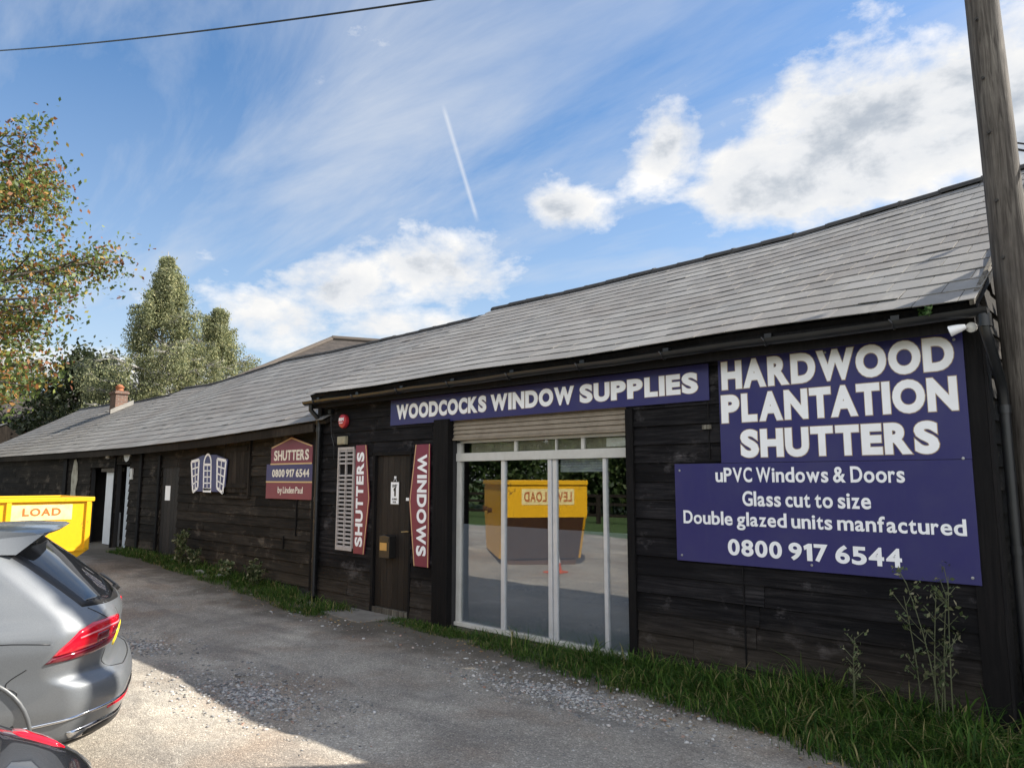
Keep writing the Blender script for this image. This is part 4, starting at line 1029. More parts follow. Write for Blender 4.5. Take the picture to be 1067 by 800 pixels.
# debris heap in skip 2
# ================================================================== cars
def carpaint(c, rough=.3):
    def f(n, p):
        k = n.noise(n.pos(), 260, 2, .5)
        cc = n.mix(n.ramp(k, [(.35, 0), (.7, .25)]), c, tuple(min(1, q*1.8) for q in c)); n.l.new(cc, p.inputs['Base Color'])
    return f
M_GREYCAR = mat('metallic grey car paint', (.13, .135, .14), .48, .30, fn=carpaint((.15, .16, .17)), Coat_Weight=.7, Coat_Roughness=.04)
M_DARKCAR = mat('black car paint', (.010, .012, .015), .2, .2, fn=carpaint((.012, .014, .018)), Coat_Weight=1.0, Coat_Roughness=.02)
M_CARGLASS = mat('car window glass', (.012, .014, .018), .03, 0, Specular_IOR_Level=1.0, IOR=1.7)
M_TRIM = mat('black trim', (.018, .018, .019), .45)
M_CHROME = mat('chrome strip', (.62, .62, .63), .14, 1.0)
M_REDLIGHT = mat('red lamp plastic', (.60, .006, .02), .08, 0, Coat_Weight=1.0)
M_DARKRED = mat('dark red lamp plastic', (.14, .003, .012), .08, 0, Coat_Weight=1.0)
M_TYRE = mat('tyre rubber', (.018, .018, .018), .8)
M_RIM = mat('alloy wheel', (.4, .4, .41), .3, .9)
M_PLATE = mat('yellow number plate', (.78, .56, .03), .35)
def smoothi(pts):
    xs_ = np.array([p[0] for p in pts], float); ys_ = np.array([p[1] for p in pts], float)
    zz = np.linspace(xs_[0], xs_[-1], 400); v = np.interp(zz, xs_, ys_)
    ker = np.hanning(15); ker /= ker.sum(); vp = np.concatenate([np.full(7, v[0]), v, np.full(7, v[-1])]); v = np.convolve(vp, ker, 'valid')
    return lambda z: float(np.interp(z, zz, v))
class Car:
    """body as a stack of rounded plan outlines; S(s, z) walks round the outline from the middle of the tail (s = 0) to the left side (s > 0)"""
    def __init__(c, rear, front, half, length, hgt_, corner=(.36, .42)):
        c.r = smoothi(rear); c.f = smoothi(front); c.w = smoothi(half); c.z0 = rear[0][0]; c.z1 = rear[-1][0]; c.corner = corner
    def P(c, s, z, off=0.0):
        def raw(s, z):
            sg = 1 if s >= 0 else -1; a = abs(s)
            xr, xf, w = c.r(z), c.f(z), c.w(z)
            rx, ry = min(c.corner[0], (xf-xr)*.3), min(c.corner[1], w*.6)
            flat = w-ry; q = 1.35*(rx+ry)/2*1.16
            bow = .10
            if a <= flat: x, y = xr+bow*(a/w)**2, a
            elif a <= flat+q:
                t = (a-flat)/q*PI/2
                x, y = xr+bow*((flat+(w-flat)*math.sin(t))/w)**2*math.cos(t)+rx*(1-math.cos(t))+.0, flat+ry*math.sin(t)
            else:
                side0 = xr+rx; side1 = xf-.75; d = a-flat-q
                L = side1-side0
                if d <= L: x, y = side0+d, w
                else:
                    t = min(1, (d-L)/1.15)*PI/2
                    x, y = side1+.75*math.sin(t)-0.0, w*math.cos(t)**.55
                # barrel: sides pinch slightly to the ends
                u = (x-(xr+xf)/2)/((xf-xr)/2)
                y *= 1-.045*max(0, abs(u)-.25)**2
            # match the pinch at the corner
            if flat < a <= flat+q:
                u = (x-(xr+xf)/2)/((xf-xr)/2); k = (a-flat)/q
                y = flat+(y-flat)*(1-.045*max(0, abs(u)-.25)**2*w/(ry))
            return Vector((x, sg*y, z))
        p = raw(s, z)
        if off:
            e = .004; du = raw(s+e, z)-raw(s-e, z); dv = raw(s, min(z+e, c.z1))-raw(s, max(z-e, c.z0))
            n = dv.cross(du); n.normalize()
            if n.dot(p-Vector((2.2, 0, .8))) < 0: n = -n
            p = p+n*off
        return p
    def smax(c, z):
        xr, xf, w = c.r(z), c.f(z), c.w(z); rx, ry = min(c.corner[0], (xf-xr)*.3), min(c.corner[1], w*.6)
        return w-ry+1.35*(rx+ry)/2*1.16+(xf-.75-xr-rx)+1.15
    def body(c, m, parent, wheels, wr):
        zs = np.concatenate([np.linspace(c.z0, .6, 14), np.linspace(.62, 1.2, 26), np.linspace(1.23, c.z1-.02, 16), [c.z1-.008, c.z1]]); N = 110; vs = []
        for z in zs:
            sm = c.smax(z)
            # fine near the tail
            k = np.linspace(0, 1, N+1); ss = np.concatenate([np.linspace(0, 1.5, 60)[:-1], np.linspace(1.5, sm, N-58)])[:N+1]
            left = [c.P(q, z) for q in ss]; right = [Vector((p.x, -p.y, p.z)) for p in left[1:-1]][::-1]
            vs += left+right
        n_ = len(left)+len(right)
        fs = [(i*n_+q, i*n_+(q+1) % n_, (i+1)*n_+(q+1) % n_, (i+1)*n_+q) for i in range(len(zs)-1) for q in range(n_)]
        fs += [tuple(range(n_))[::-1], tuple(range((len(zs)-1)*n_, len(zs)*n_))]
        mb = MB(); mb.add(vs, fs); o = mb.build('body', m, parent, smooth='all')
        cut = MB()
        for (wx) in wheels: cut.lathe([(wr, -1.2), (wr, 1.2)], (wx, 0, wr*.93), 40, axis='y')
        ct = cut.build('cut', [m, M_TRIM], None); ct.data.polygons.foreach_set('material_index', [1]*len(ct.data.polygons)); o.data.materials.append(M_TRIM)
        md = o.modifiers.new('b', 'BOOLEAN'); md.operation = 'DIFFERENCE'; md.object = ct; md.solver = 'EXACT'
        bpy.context.view_layer.update()
        me = bpy.data.meshes.new_from_object(o.evaluated_get(bpy.context.evaluated_depsgraph_get()))
        o.modifiers.clear(); o.data = me; bpy.data.objects.remove(ct)
        me.polygons.foreach_set('use_smooth', [True]*len(me.polygons))
        try: me.set_sharp_from_angle(angle=math.radians(40))
        except Exception: pass
        return o
    def patch(c, name, top, bot, m, parent, off=.004, n=16, k=7, mirror=False, th=.004, both=False):
        """ruled patch between two polylines given in (s, z)"""
        def ev(pl, t):
            d = [0]
            for a, b in zip(pl[:-1], pl[1:]): d.append(d[-1]+math.hypot(b[0]-a[0], b[1]-a[1]))
            q = t*d[-1]
            return float(np.interp(q, d, [p[0] for p in pl])), float(np.interp(q, d, [p[1] for p in pl]))
        outs = []
        for sg in ((1, -1) if both else (1,)):
            vs = []; vi = []
            for i in range(n+1):
                a, b = ev(top, i/n), ev(bot, i/n)
                for j in range(k+1):
                    s_, z = a[0]+(b[0]-a[0])*j/k, a[1]+(b[1]-a[1])*j/k
                    edge = i in (0, n) or j in (0, k)
                    p = c.P(s_, z, off-(th*.9 if edge else 0)); vs.append((p.x, sg*p.y, p.z)); p = c.P(s_, z, -.02); vi.append((p.x, sg*p.y, p.z))
            M_ = (n+1)*(k+1); fs = [(i*(k+1)+j, (i+1)*(k+1)+j, (i+1)*(k+1)+j+1, i*(k+1)+j+1) for i in range(n) for j in range(k)]
            bd = [i*(k+1) for i in range(n+1)]+[n*(k+1)+j for j in range(1, k+1)]+[i*(k+1)+k for i in range(n-1, -1, -1)]+[j for j in range(k-1, 0, -1)]
            fs += [(bd[i], bd[(i+1) % len(bd)], bd[(i+1) % len(bd)]+M_, bd[i]+M_) for i in range(len(bd))]
            mb = MB(); mb.add(vs+vi, fs); outs.append(mb.build(name, m, parent, smooth='all'))
        return outs
    def seam(c, name, pl, m, parent, r=.004, off=.0, n=40, both=True):
        mb = MB()
        d = [0]
        for a, b in zip(pl[:-1], pl[1:]): d.append(d[-1]+math.hypot(b[0]-a[0], b[1]-a[1]))
        pts = []
        for i in range(n+1):
            q = d[-1]*i/n; pts.append(c.P(float(np.interp(q, d, [p[0] for p in pl])), float(np.interp(q, d, [p[1] for p in pl])), off))
        mb.tube(pts, r, 6)
        if both: mb.tube([(p.x, -p.y, p.z) for p in pts], r, 6)
        return mb.build(name, m, parent, smooth='all')
def wheel(parent, x, y, r, side):
    w = MB(); w.lathe([(r*.62, -.10), (r*.93, -.11), (r, -.08), (r, .08), (r*.93, .11), (r*.62, .10)], (0, 0, 0), 36, axis='y'); w = w.build('wheel', M_TYRE, parent, smooth=True); w.location = (x, y, r)
    mb = MB(); mb.lathe([(r*.62, side*.085), (r*.60, side*.10), (r*.56, side*.085), (r*.55, side*.02)], (0, 0, 0), 32, axis='y')
    for i in range(5):
        a = 2*PI*i/5; ca, sa = math.cos(a), math.sin(a)
        mb.tube([(ca*.03, side*.08, sa*.03), (ca*r*.57, side*.09, sa*r*.57)], [.035, .022], 6)
    mb.tube([(0, side*.05, 0), (0, side*.095, 0)], .05, 12); mb.build('rim', M_RIM, w, smooth=True)
# --- grey estate (near-complete body; its tail is what the photo shows)
suv = Car([(.24, .16), (.30, .07), (.42, .01), (.55, -.01), (.60, .0), (.645, .02), (.675, .11), (.72, .13), (.80, .11), (.90, .085), (.98, .08), (1.04, .11), (1.09, .16), (1.2, .28), (1.35, .45), (1.50, .64), (1.57, .78), (1.61, .95), (1.635, 1.35)],
          [(.24, 4.3), (.35, 4.42), (.5, 4.48), (.65, 4.47), (.78, 4.40), (.88, 4.22), (.95, 3.95), (1.0, 3.6), (1.05, 3.42), (1.2, 3.15), (1.35, 2.85), (1.5, 2.45), (1.57, 2.25), (1.61, 2.1), (1.635, 1.75)],
          [(.24, .80), (.32, .87), (.5, .91), (.7, .915), (.86, .925), (.95, .915), (1.0, .895), (1.04, .875), (1.2, .82), (1.35, .76), (1.5, .69), (1.57, .63), (1.61, .54), (1.635, .36)], 4.48, 1.64)
HD = math.atan2(-.89, -.45)
car = thing('parked_car', 'metallic grey estate car parked tail towards the workshop, yellow rear plate', 'car', (-5.60, 2.055, 0), -1.917); car.scale = (.94, .94, .94)
b = suv.body(M_GREYCAR, car, (.92, 3.6), .39)
for x, y, s_ in ((.92, .78, 1), (.92, -.78, -1), (3.6, .78, 1), (3.6, -.78, -1)): wheel(car, x, y, .345, s_)
# side reference: s at rear corner ~ flat + q
def s_of(c, x, z):      # outline parameter on the side for a given x
    xr, xf, w = c.r(z), c.f(z), c.w(z); rx, ry = min(c.corner[0], (xf-xr)*.3), min(c.corner[1], w*.6)
    return w-ry+1.35*(rx+ry)/2*1.16+(x-xr-rx)
sc_ = lambda z: suv.w(z)-.42
q0 = 1.35*(.36+.42)/2*1.16
tw = suv.patch('tailgate_glass', [(-.61, 1.48), (-.3, 1.50), (.3, 1.50), (.61, 1.48)], [(-.69, 1.105), (-.3, 1.06), (.3, 1.06), (.69, 1.105)], M_CARGLASS, car, .003, 24, 10)
gm = suv.patch('glass_surround', [(-.66, 1.50), (0, 1.53), (.66, 1.50)], [(-.73, 1.09), (0, 1.045), (.73, 1.09)], M_TRIM, car, .0015, 24, 10, th=.001)
for sg in (1,):
    suv.patch('quarter_glass', [(s_of(suv, 1.02, 1.40), 1.40), (s_of(suv, 1.6, 1.46), 1.46)], [(s_of(suv, .80, 1.08), 1.09), (s_of(suv, 1.6, 1.05), 1.05)], M_CARGLASS, car, .003, 14, 8, both=True)
    suv.patch('side_glass', [(s_of(suv, 1.64, 1.46), 1.46), (s_of(suv, 2.6, 1.45), 1.45)], [(s_of(suv, 1.64, 1.05), 1.05), (s_of(suv, 2.6, 1.03), 1.03)], M_CARGLASS, car, .003, 14, 8, both=True)
# tail lamps
lt = [(.50, .985), (.62, .985), (.80, .98), (1.02, .965), (1.10, .95)]
for o in suv.patch('tail_lamp', [(.42, .99), (.60, 1.0), (.78, .995), (.90, .965), (1.05, .865)], [(.42, .895), (.60, .872), (.76, .853), (.92, .84), (1.08, .828)], M_REDLIGHT, car, .012, 26, 8, both=True, th=.010):
    pass
for o in suv.patch('lamp_lower_lens', [(.44, .893), (.62, .870), (.76, .853), (.92, .84), (1.075, .828)], [(.50, .835), (.62, .815), (.78, .800), (.94, .793), (1.12, .788)], M_DARKRED, car, .0125, 26, 5, both=True, th=.010): pass
suv.patch('lamp_bar', [(.43, .952), (.62, .955), (.80, .940), (.90, .925)], [(.43, .942), (.62, .944), (.80, .930), (.90, .915)], mat('pink lamp highlight', (.75, .25, .28), .1), car, .0165, 14, 2, both=True)
suv.patch('lamp_cell', [(.47, .935), (.60, .935)], [(.47, .895), (.60, .885)], M_DARKRED, car, .0162, 6, 4, both=True)
suv.patch('lamp_cell', [(.64, .93), (.76, .925)], [(.64, .88), (.76, .87)], M_DARKRED, car, .0162, 6, 4, both=True)
# seams, trims
suv.seam('shoulder_crease', [(1.12, .905), (1.3, .925), (1.9, .95), (3.8, .965)], M_TRIM, car, .0035, -.001)
suv.seam('door_shut', [(.40, 1.03), (.405, .99)], M_TRIM, car, .004)
suv.seam('tailgate_shut', [(.70, 1.08), (.66, 1.03), (.615, .99)], M_TRIM, car, .0035)
suv.seam('tailgate_shut', [(.60, .80), (.60, .72), (.56, .67), (.4, .648), (0, .645)], M_TRIM, car, .0035)
suv.seam('bumper_shut', [(1.20, .77), (1.29, .70), (1.36, .60)], M_TRIM, car, .0035)
suv.patch('chrome_strip', [(0, .495), (.4, .495), (.9, .470), (1.30, .425)], [(0, .478), (.4, .478), (.9, .450), (1.30, .402)], M_CHROME, car, .010, 50, 2, both=True, th=.008)
suv.patch('reflector', [(.30, .470), (.5, .47), (.72, .458)], [(.30, .440), (.5, .44), (.72, .440)], M_REDLIGHT, car, .010, 12, 2, both=True, th=.008)
suv.patch('exhaust_trim', [(.30, .375), (.7, .385), (.98, .36)], [(.34, .30), (.7, .295), (.90, .30)], M_CHROME, car, .014, 16, 4, both=True, th=.012)
suv.patch('exhaust_insert', [(.36, .36), (.70, .368), (.86, .352)], [(.38, .315), (.7, .312), (.82, .317)], M_TRIM, car, .017, 12, 3, both=True)
suv.patch('diffuser', [(-.95, .29), (0, .31), (.95, .29)], [(-.9, .25), (0, .25), (.9, .25)], M_TRIM, car, .008, 24, 3)
suv.patch('number_plate', [(-.26, .86), (.26, .86)], [(-.26, .75), (.26, .75)], M_PLATE, car, .012, 10, 3, th=.004)
# arch trims
mb = MB()
for wx in (.92, 3.6):
    for sg in (1, -1):
        pts = []
        for i in range(25):
            a = PI*i/24*1.08-.04*PI; x = wx+.395*math.cos(a); z = .36+.395*math.sin(a)
            if z < .25: continue
            w = suv.P(s_of(suv, x, z), z, .002); pts.append((x, sg*w.y, z))
        mb = MB(); mb.tube(pts, .013, 6); mb.build('arch_trim', mat('grey arch lip', (.10, .105, .11), .4), car, smooth='all')
# spoiler
mb = MB(); N = 24; vs = []
for i in range(N+1):
    y = -.64+1.28*i/N; u = abs(y)/.64; xb_ = .47+.12*u**3; zt = 1.600-.03*u**2
    prof = [(xb_, zt-.012), (xb_+.02, zt-.028), (xb_+.30, zt-.07), (xb_+.50, zt-.05), (xb_+.52, zt+.005), (xb_+.25, zt+.012), (xb_+.03, zt)]
    vs += [(x, y, z) for x, z in prof]
k = 7
fs = [(i*k+j, i*k+(j+1) % k, (i+1)*k+(j+1) % k, (i+1)*k+j) for i in range(N) for j in range(k)]+[tuple(range(k)), tuple(range(N*k, N*k+k))[::-1]]
mb.add(vs, fs)
sp = mb.build('spoiler', M_GREYCAR, car, smooth=True)
for sg in (1, -1):
    mb = MB(); mb.hexa([(.56, sg*.630, 1.565), (.56, sg*.645, 1.56), (.95, sg*.655, 1.52), (.95, sg*.640, 1.52), (.70, sg*.652, 1.44), (.70, sg*.672, 1.435), (.82, sg*.68, 1.44), (.82, sg*.66, 1.44)])
    wchild(mb, 'spoiler_fin', M_GREYCAR, sp, smooth=True)
# rear wiper
mb = MB(); p = suv.P(0, 1.12, .03); mb.tube([suv.P(0, 1.09, .03), suv.P(0, 1.09, .055)], .028, 12); mb.tube([suv.P(0, 1.09, .05), suv.P(-.3, 1.13, .025), suv.P(-.5, 1.15, .018)], .009, 6)
mb.build('rear_wiper', M_TRIM, car, smooth=True)
# --- black hatchback nearest the camera
hb = Car([(.22, .16), (.30, .08), (.45, .01), (.58, .0), (.66, .0), (.75, .01), (.83, .03), (.88, .08), (.93, .18), (.98, .28), (1.05, .36), (1.2, .48), (1.32, .62), (1.38, .80), (1.42, 1.1)],
         [(.22, 3.95), (.35, 4.05), (.5, 4.1), (.62, 4.05), (.72, 3.9), (.82, 3.6), (.90, 3.2), (.97, 3.0), (1.1, 2.75), (1.25, 2.4), (1.34, 2.1), (1.38, 1.95), (1.42, 1.6)],
         [(.22, .76), (.32, .83), (.5, .86), (.7, .87), (.85, .86), (.93, .83), (1.0, .79), (1.2, .70), (1.3, .64), (1.38, .54), (1.42, .34)], 4.1, 1.42)
c2, s2_ = math.cos(-1.95), math.sin(-1.95); q_ = GP(22, 770, .90); CAR2 = (q_[0]-(.22*c2+.72*s2_)-.03, q_[1]-(.22*s2_-.72*c2)+.10); print('CAR2', CAR2)
car2 = thing('parked_car', 'glossy black hatchback nearest the camera, only its rear corner and thin red lamp showing', 'car', (CAR2[0], CAR2[1], 0), -1.95)
hb.body(M_DARKCAR, car2, (.75, 3.3), .36)
for x, y, s_ in ((.75, .74, 1), (.75, -.74, -1), (3.3, .74, 1), (3.3, -.74, -1)): wheel(car2, x, y, .32, s_)
hb.patch('tailgate_glass', [(-.50, 1.28), (.50, 1.28)], [(-.58, 1.0), (0, .97), (.58, 1.0)], M_CARGLASS, car2, .003, 20, 8)
for lst in (hb.patch('tail_lamp', [(.52, .965), (.60, .955)], [(.53, .892), (.61, .895)], M_REDLIGHT, car2, .010, 16, 5, both=True, th=.009),): pass
hb.patch('side_glass', [(s_of(hb, 1.0, 1.3), 1.27), (s_of(hb, 2.2, 1.28), 1.28)], [(s_of(hb, .75, 1.0), 1.0), (s_of(hb, 2.5, .95), .97)], M_CARGLASS, car2, .003, 14, 8, both=True)
hb.patch('number_plate', [(-.26, .80), (.26, .80)], [(-.26, .69), (.26, .69)], M_PLATE, car2, .014, 10, 3)
hb.seam('tailgate_shut', [(.62, .99), (.55, .93), (.52, .8), (.5, .66), (0, .64)], M_TRIM, car2, .003)
hb.seam('shoulder_crease', [(1.2, .84), (1.6, .85), (3.4, .86)], M_DARKCAR, car2, .003)
# ================================================================== vegetation
def leafmat(name, stops, trans=.25, rough=.6):
    def f(n, p):
        out = n.n['Material Output']; r = n.island(); c = n.ramp(r, stops)
        k = n.noise(n.pos(), .8, 3, .6); c = n.mix(1.0, c, n.ramp(k, [(.3, .65), (.7, 1.25)]), 'MULTIPLY')
        n.l.new(c, p.inputs['Base Color'])
        tl = n.add('ShaderNodeBsdfTranslucent', ins={0: c}); mx = n.n.new('ShaderNodeMixShader'); mx.inputs[0].default_value = trans
        n.l.new(p.outputs[0], mx.inputs[1]); n.l.new(tl.outputs[0], mx.inputs[2]); n.l.new(mx.outputs[0], out.inputs['Surface'])
    return mat(name, rough=rough, fn=f)
def bark(name, a, b):
    def f(n, p):
        k = n.noise(n.mapping(n.pos(), (6, 6, 1)), 3, 6, .7); n.l.new(n.mix(n.ramp(k, [(.35, 0), (.7, 1)]), a, b), p.inputs['Base Color']); bump(n, p, k, .6, .02)
    return mat(name, rough=.9, fn=f)
M_BARK = bark('bark', (.05, .04, .03), (.16, .14, .11))
M_BIRCHBARK = bark('birch bark', (.10, .09, .08), (.5, .48, .44))
def leaf_cloud(P, size, elong=1.5, droop=0., rng=RN):
    N = len(P); d = rng.normal(size=(N, 3)); d /= np.linalg.norm(d, axis=1)[:, None]
    if droop: d[:, 2] = -abs(d[:, 2])-droop; d /= np.linalg.norm(d, axis=1)[:, None]
    e = rng.normal(size=(N, 3)); e -= (e*d).sum(1)[:, None]*d; e /= np.linalg.norm(e, axis=1)[:, None]
    s = (size*(.6+.8*rng.random(N)))[:, None]
    nrm = np.cross(d, e)
    V = np.stack([P-d*s*elong*.5, P+e*s*.42+nrm*s*.10, P+d*s*elong*.5, P-e*s*.42+nrm*s*.10], 1).reshape(-1, 3)
    F = np.arange(4*N).reshape(-1, 4); return V, F
def tree(name, label, cat, base, H, crown, trunk_r, nlimb, leaves, lsize, mleaf, mbark=M_BARK, seed=1, spread=.35, group=None, droop=0, up=.5, t0=.18, lean=(0, 0), strings=False, clump=.5, sub=7, elong=1.5, keep=None):
    rg = np.random.default_rng(seed); rd = random.Random(seed)
    t = thing(name, label, cat, base, 0, group)
    mb = MB(); trunk = []
    for i in range(9):
        k = i/8; trunk.append(Vector((lean[0]*k+rd.uniform(-1, 1)*.012*H*k, lean[1]*k+rd.uniform(-1, 1)*.012*H*k, H*.96*k)))
    rads = [trunk_r*(1-.92*(i/8)**.8) for i in range(9)]
    mb.tube(trunk, rads, 10)
    tips = []
    for j in range(nlimb):
        k = t0+(1-t0)*(j+rd.random()*.6)/nlimb; k = min(k, .97); i = min(int(k*8), 7); p = trunk[i].lerp(trunk[i+1], k*8-i)
        L = crown(k)*(.5+.75*rd.random()); a = j*2.399+rd.uniform(-.5, .5); d = Vector((math.cos(a), math.sin(a), up*(.6+.8*rd.random())*(1.1 if k > .6 else .8))).normalized()
        pts = [p]; r0 = max(.02, trunk_r*(1-k)*.55+.02)
        for q in range(1, 6):
            dd = d+Vector((rd.uniform(-.16, .16), rd.uniform(-.16, .16), rd.uniform(-.1, .12)-droop*q*.09)); pts.append(pts[-1]+dd.normalized()*L/5)
        mb.tube(pts, [r0*(1-.16*q) for q in range(6)], 6)
        tips.append((pts[-1], 1.))
        for q in range(sub):
            kk = .3+.7*q/sub; ii = min(int(kk*5), 4); sp_ = pts[ii].lerp(pts[ii+1], kk*5-ii)
            b_ = a+rd.choice((-1, 1))*rd.uniform(.4, 1.3); dd = Vector((math.cos(b_), math.sin(b_), rd.uniform(-.25, .6)-droop*.3)).normalized(); l_ = L*spread*(1.1-kk*.5)*rd.uniform(.6, 1.3)
            e = sp_+dd*l_; m_ = sp_.lerp(e, .5)+Vector((0, 0, rd.uniform(-.05, .1)*l_)); mb.tube([sp_, m_, e], [r0*.32, r0*.22, .008], 5)
            tips.append((e, .8)); tips.append((m_, .6))
            for w in range(2):
                c_ = b_+rd.uniform(-1.2, 1.2); e2_ = m_+Vector((math.cos(c_), math.sin(c_), rd.uniform(-.3, .5)))*l_*.6; mb.tube([m_, e2_], [r0*.14, .005], 4); tips.append((e2_, .7))
    mb.build('trunk', mbark, t, smooth='all', fixn=False)
    T = np.array([p[:] for p, _ in tips]); Wt = np.array([w for _, w in tips])*rg.uniform(.3, 1.6, len(tips)); Wt /= Wt.sum()
    idx = rg.choice(len(T), leaves, p=Wt)
    sig = clump*np.ones(leaves)*rg.uniform(.5, 1.2, len(T))[idx]
    off = rg.normal(size=(leaves, 3))*sig[:, None]
    if strings:
        off[:, :2] = (rg.normal(size=(len(T)*6, 2))*clump)[idx*6+rg.integers(0, 6, leaves)]+rg.normal(size=(leaves, 2))*.05
        off[:, 2] = -rg.random(leaves)**1.1*strings+.25*clump
    P = T[idx]+off; P = P[P[:, 2] > .25]
    V, F_ = leaf_cloud(P, lsize, elong, droop, rg)
    npmesh('crown', V, F_, mleaf, t); return t
ML_AUT = leafmat('autumn leaves', [(0, (.05, .085, .022)), (.5, (.12, .165, .04)), (.66, (.21, .24, .05)), (.74, (.34, .25, .05)), (.86, (.29, .11, .03)), (1, (.17, .06, .025))], .35)
ML_BIRCH = leafmat('birch leaves', [(0, (.12, .145, .075)), (.5, (.23, .25, .125)), (.85, (.36, .36, .18)), (1, (.48, .44, .22))], .45)
ML_DARK = leafmat('dark green leaves', [(0, (.018, .03, .010)), (.6, (.04, .055, .018)), (1, (.08, .085, .03))])
ML_HEDGE = leafmat('hedge leaves', [(0, (.020, .045, .012)), (.6, (.045, .08, .02)), (1, (.09, .13, .035))])
p = AT(-95, 430, 30)
H = AT(-60, 118, 30)[2]
tree('maple_tree', 'tall broad tree turning yellow and red at the left edge beyond the barn', 'tree', (p[0], p[1]-.5, 0), H*1.02, lambda k: 5.1*(math.sin(PI*min(1, (k+.12)*.93))**.45), .36, 42, 64000, .105, ML_AUT, seed=5, up=.45, t0=.22, clump=.34, sub=11, spread=.42)
p = AT(172, 300, 40); H = AT(172, 250, 40)[2]
tree('birch_tree', 'tall pointed birch rising above the barn roof, taller of the pair', 'tree', (p[0], p[1], 0), H, lambda k: 5.6*(1-k)**1.0+.03, .22, 64, 74000, .07, ML_BIRCH, M_BIRCHBARK, seed=12, up=.55, droop=.6, t0=.30, strings=1.1, clump=.12, sub=10, spread=.34)
p = AT(228, 330, 43); H = AT(222, 308, 43)[2]
tree('birch_tree', 'shorter rounded birch close to the right of the tall pointed birch', 'tree', (p[0], p[1], 0), H, lambda k: 4.8*(1-k)**.85+.05, .2, 50, 54000, .07, ML_BIRCH, M_BIRCHBARK, seed=23, up=.6, droop=.6, t0=.30, strings=1.1, clump=.12, sub=10, spread=.34)
p = AT(86, 400, 46); H = AT(90, 366, 46)[2]
tree('dark_tree', 'dark leafed round tree behind the chimney between autumn tree and birch', 'tree', (p[0], p[1], 0), H, lambda k: 3.6*(math.sin(PI*min(1, k+.12)))**.5, .25, 24, 16000, .17, ML_DARK, seed=9, clump=.5)
# trees and hedge on the far side of the yard (seen in the glass)
hedge_trees = []
for i, (x, y, H, r_) in enumerate([(-27, -15, 9, 3.6), (-21.5, -16, 7.5, 3.4), (-16.5, -15.5, 8.2, 3.4), (-11.5, -16.5, 7.2, 3.2), (-6.5, -16, 8.4, 3.4), (-1, -16.5, 7.6, 3.3)]):
    lab = ['bushy green tree at the far left of the row across the lawn', 'second bushy tree from the left in the row across the lawn', 'third bushy tree from the left in the row across the lawn', 'lowest bushy tree in the row across the lawn', 'fifth bushy tree from the left in the row across the lawn', 'bushy green tree at the right end of the row across the lawn'][i]
    tree('hedgerow_tree', lab, 'tree', (x, y, 0), H, lambda k, r_=r_: r_*(math.sin(PI*min(1, k*.9+.2)))**.5, .2, 18, 22000, .17, ML_HEDGE, seed=40+i, clump=.7, t0=.05, group='trees across the lawn')
# conifers right of the workshop that shade its gable and the near yard
for i, (x, y, H, r_) in enumerate([(1.6, 8.8, 4.5, 1.15), (2.7, 8.3, 5.6, 1.5), (4.8, 8.6, 6.2, 1.6), (6.9, 9.0, 6.4, 1.6), (1.9, 10.6, 5.6, 1.3), (9.2, 9.6, 6.4, 1.6)]):
    lab = ['shortest bushy conifer, nearest the workshop gable', 'dark conifer second from the gable', 'broad conifer in the middle of the row beside the gable', 'tall conifer fourth from the gable', 'conifer standing behind the row beside the gable', 'conifer farthest from the gable'][i]
    tree('conifer', lab, 'tree', (x, y, 0), H, lambda k, r_=r_: r_*(1-k*.45), .12, 26, 16000, .16, ML_DARK, seed=70+i, clump=.42, t0=.02, up=.3, group='conifers beside the gable')
# grass
def grass_fn(n, p):
    out = n.n['Material Output']; r = n.island()
    c = n.ramp(r, [(0, (.018, .045, .008)), (.45, (.04, .095, .014)), (.8, (.085, .15, .022)), (.92, (.20, .18, .07)), (1, (.32, .27, .13))]); n.l.new(c, p.inputs['Base Color'])
    tl = n.add('ShaderNodeBsdfTranslucent', ins={0: c}); mx = n.n.new('ShaderNodeMixShader'); mx.inputs[0].default_value = .25
    n.l.new(p.outputs[0], mx.inputs[1]); n.l.new(tl.outputs[0], mx.inputs[2]); n.l.new(mx.outputs[0], out.inputs['Surface'])
M_GRASS = mat('grass blades', rough=.7, fn=grass_fn, Specular_IOR_Level=.2)
def grass(name, pts, label, cat='grass'):
    A = np.array(pts); N = len(A); rg = RN         # x, y, height
    a = rg.random(N)*2*PI; d = np.stack([np.cos(a), np.sin(a)], 1); pr = np.stack([-d[:, 1], d[:, 0]], 1)
    w = (.0026+.0045*rg.random(N)**2)*(A[:, 2]/.15)**.35; b = (.2+1.25*rg.random(N))*A[:, 2]
    z0 = hgt(A[:, 0], A[:, 1])-.01; rows = []
    for t_, wt in ((0, 1), (.4, .9), (.75, .6), (1, .08)):
        cx = A[:, 0]+d[:, 0]*b*t_**2; cy = A[:, 1]+d[:, 1]*b*t_**2; cz = z0+A[:, 2]*(t_-.35*t_**3*(b/A[:, 2]))
        for sg in (-1, 1): rows.append(np.stack([cx+pr[:, 0]*w*wt*sg, cy+pr[:, 1]*w*wt*sg, cz], 1))
    V = np.stack(rows, 1).reshape(-1, 3); o = (np.arange(N)*8)[:, None]
    F_ = np.concatenate([o+np.array([[0, 1, 3, 2]]), o+np.array([[2, 3, 5, 4]]), o+np.array([[4, 5, 7, 6]])], 0)
    return tag(npmesh(name, V, F_, M_GRASS), label, cat, kind='stuff')
pts = []
E_ = [GP(*q) for q in [(408, 652), (470, 664), (540, 688), (620, 714), (700, 737), (780, 762), (870, 795), (960, 830), (1030, 860)]]
ex = [q[0] for q in E_]; ey = [q[1] for q in E_]
rd = random.Random(77)
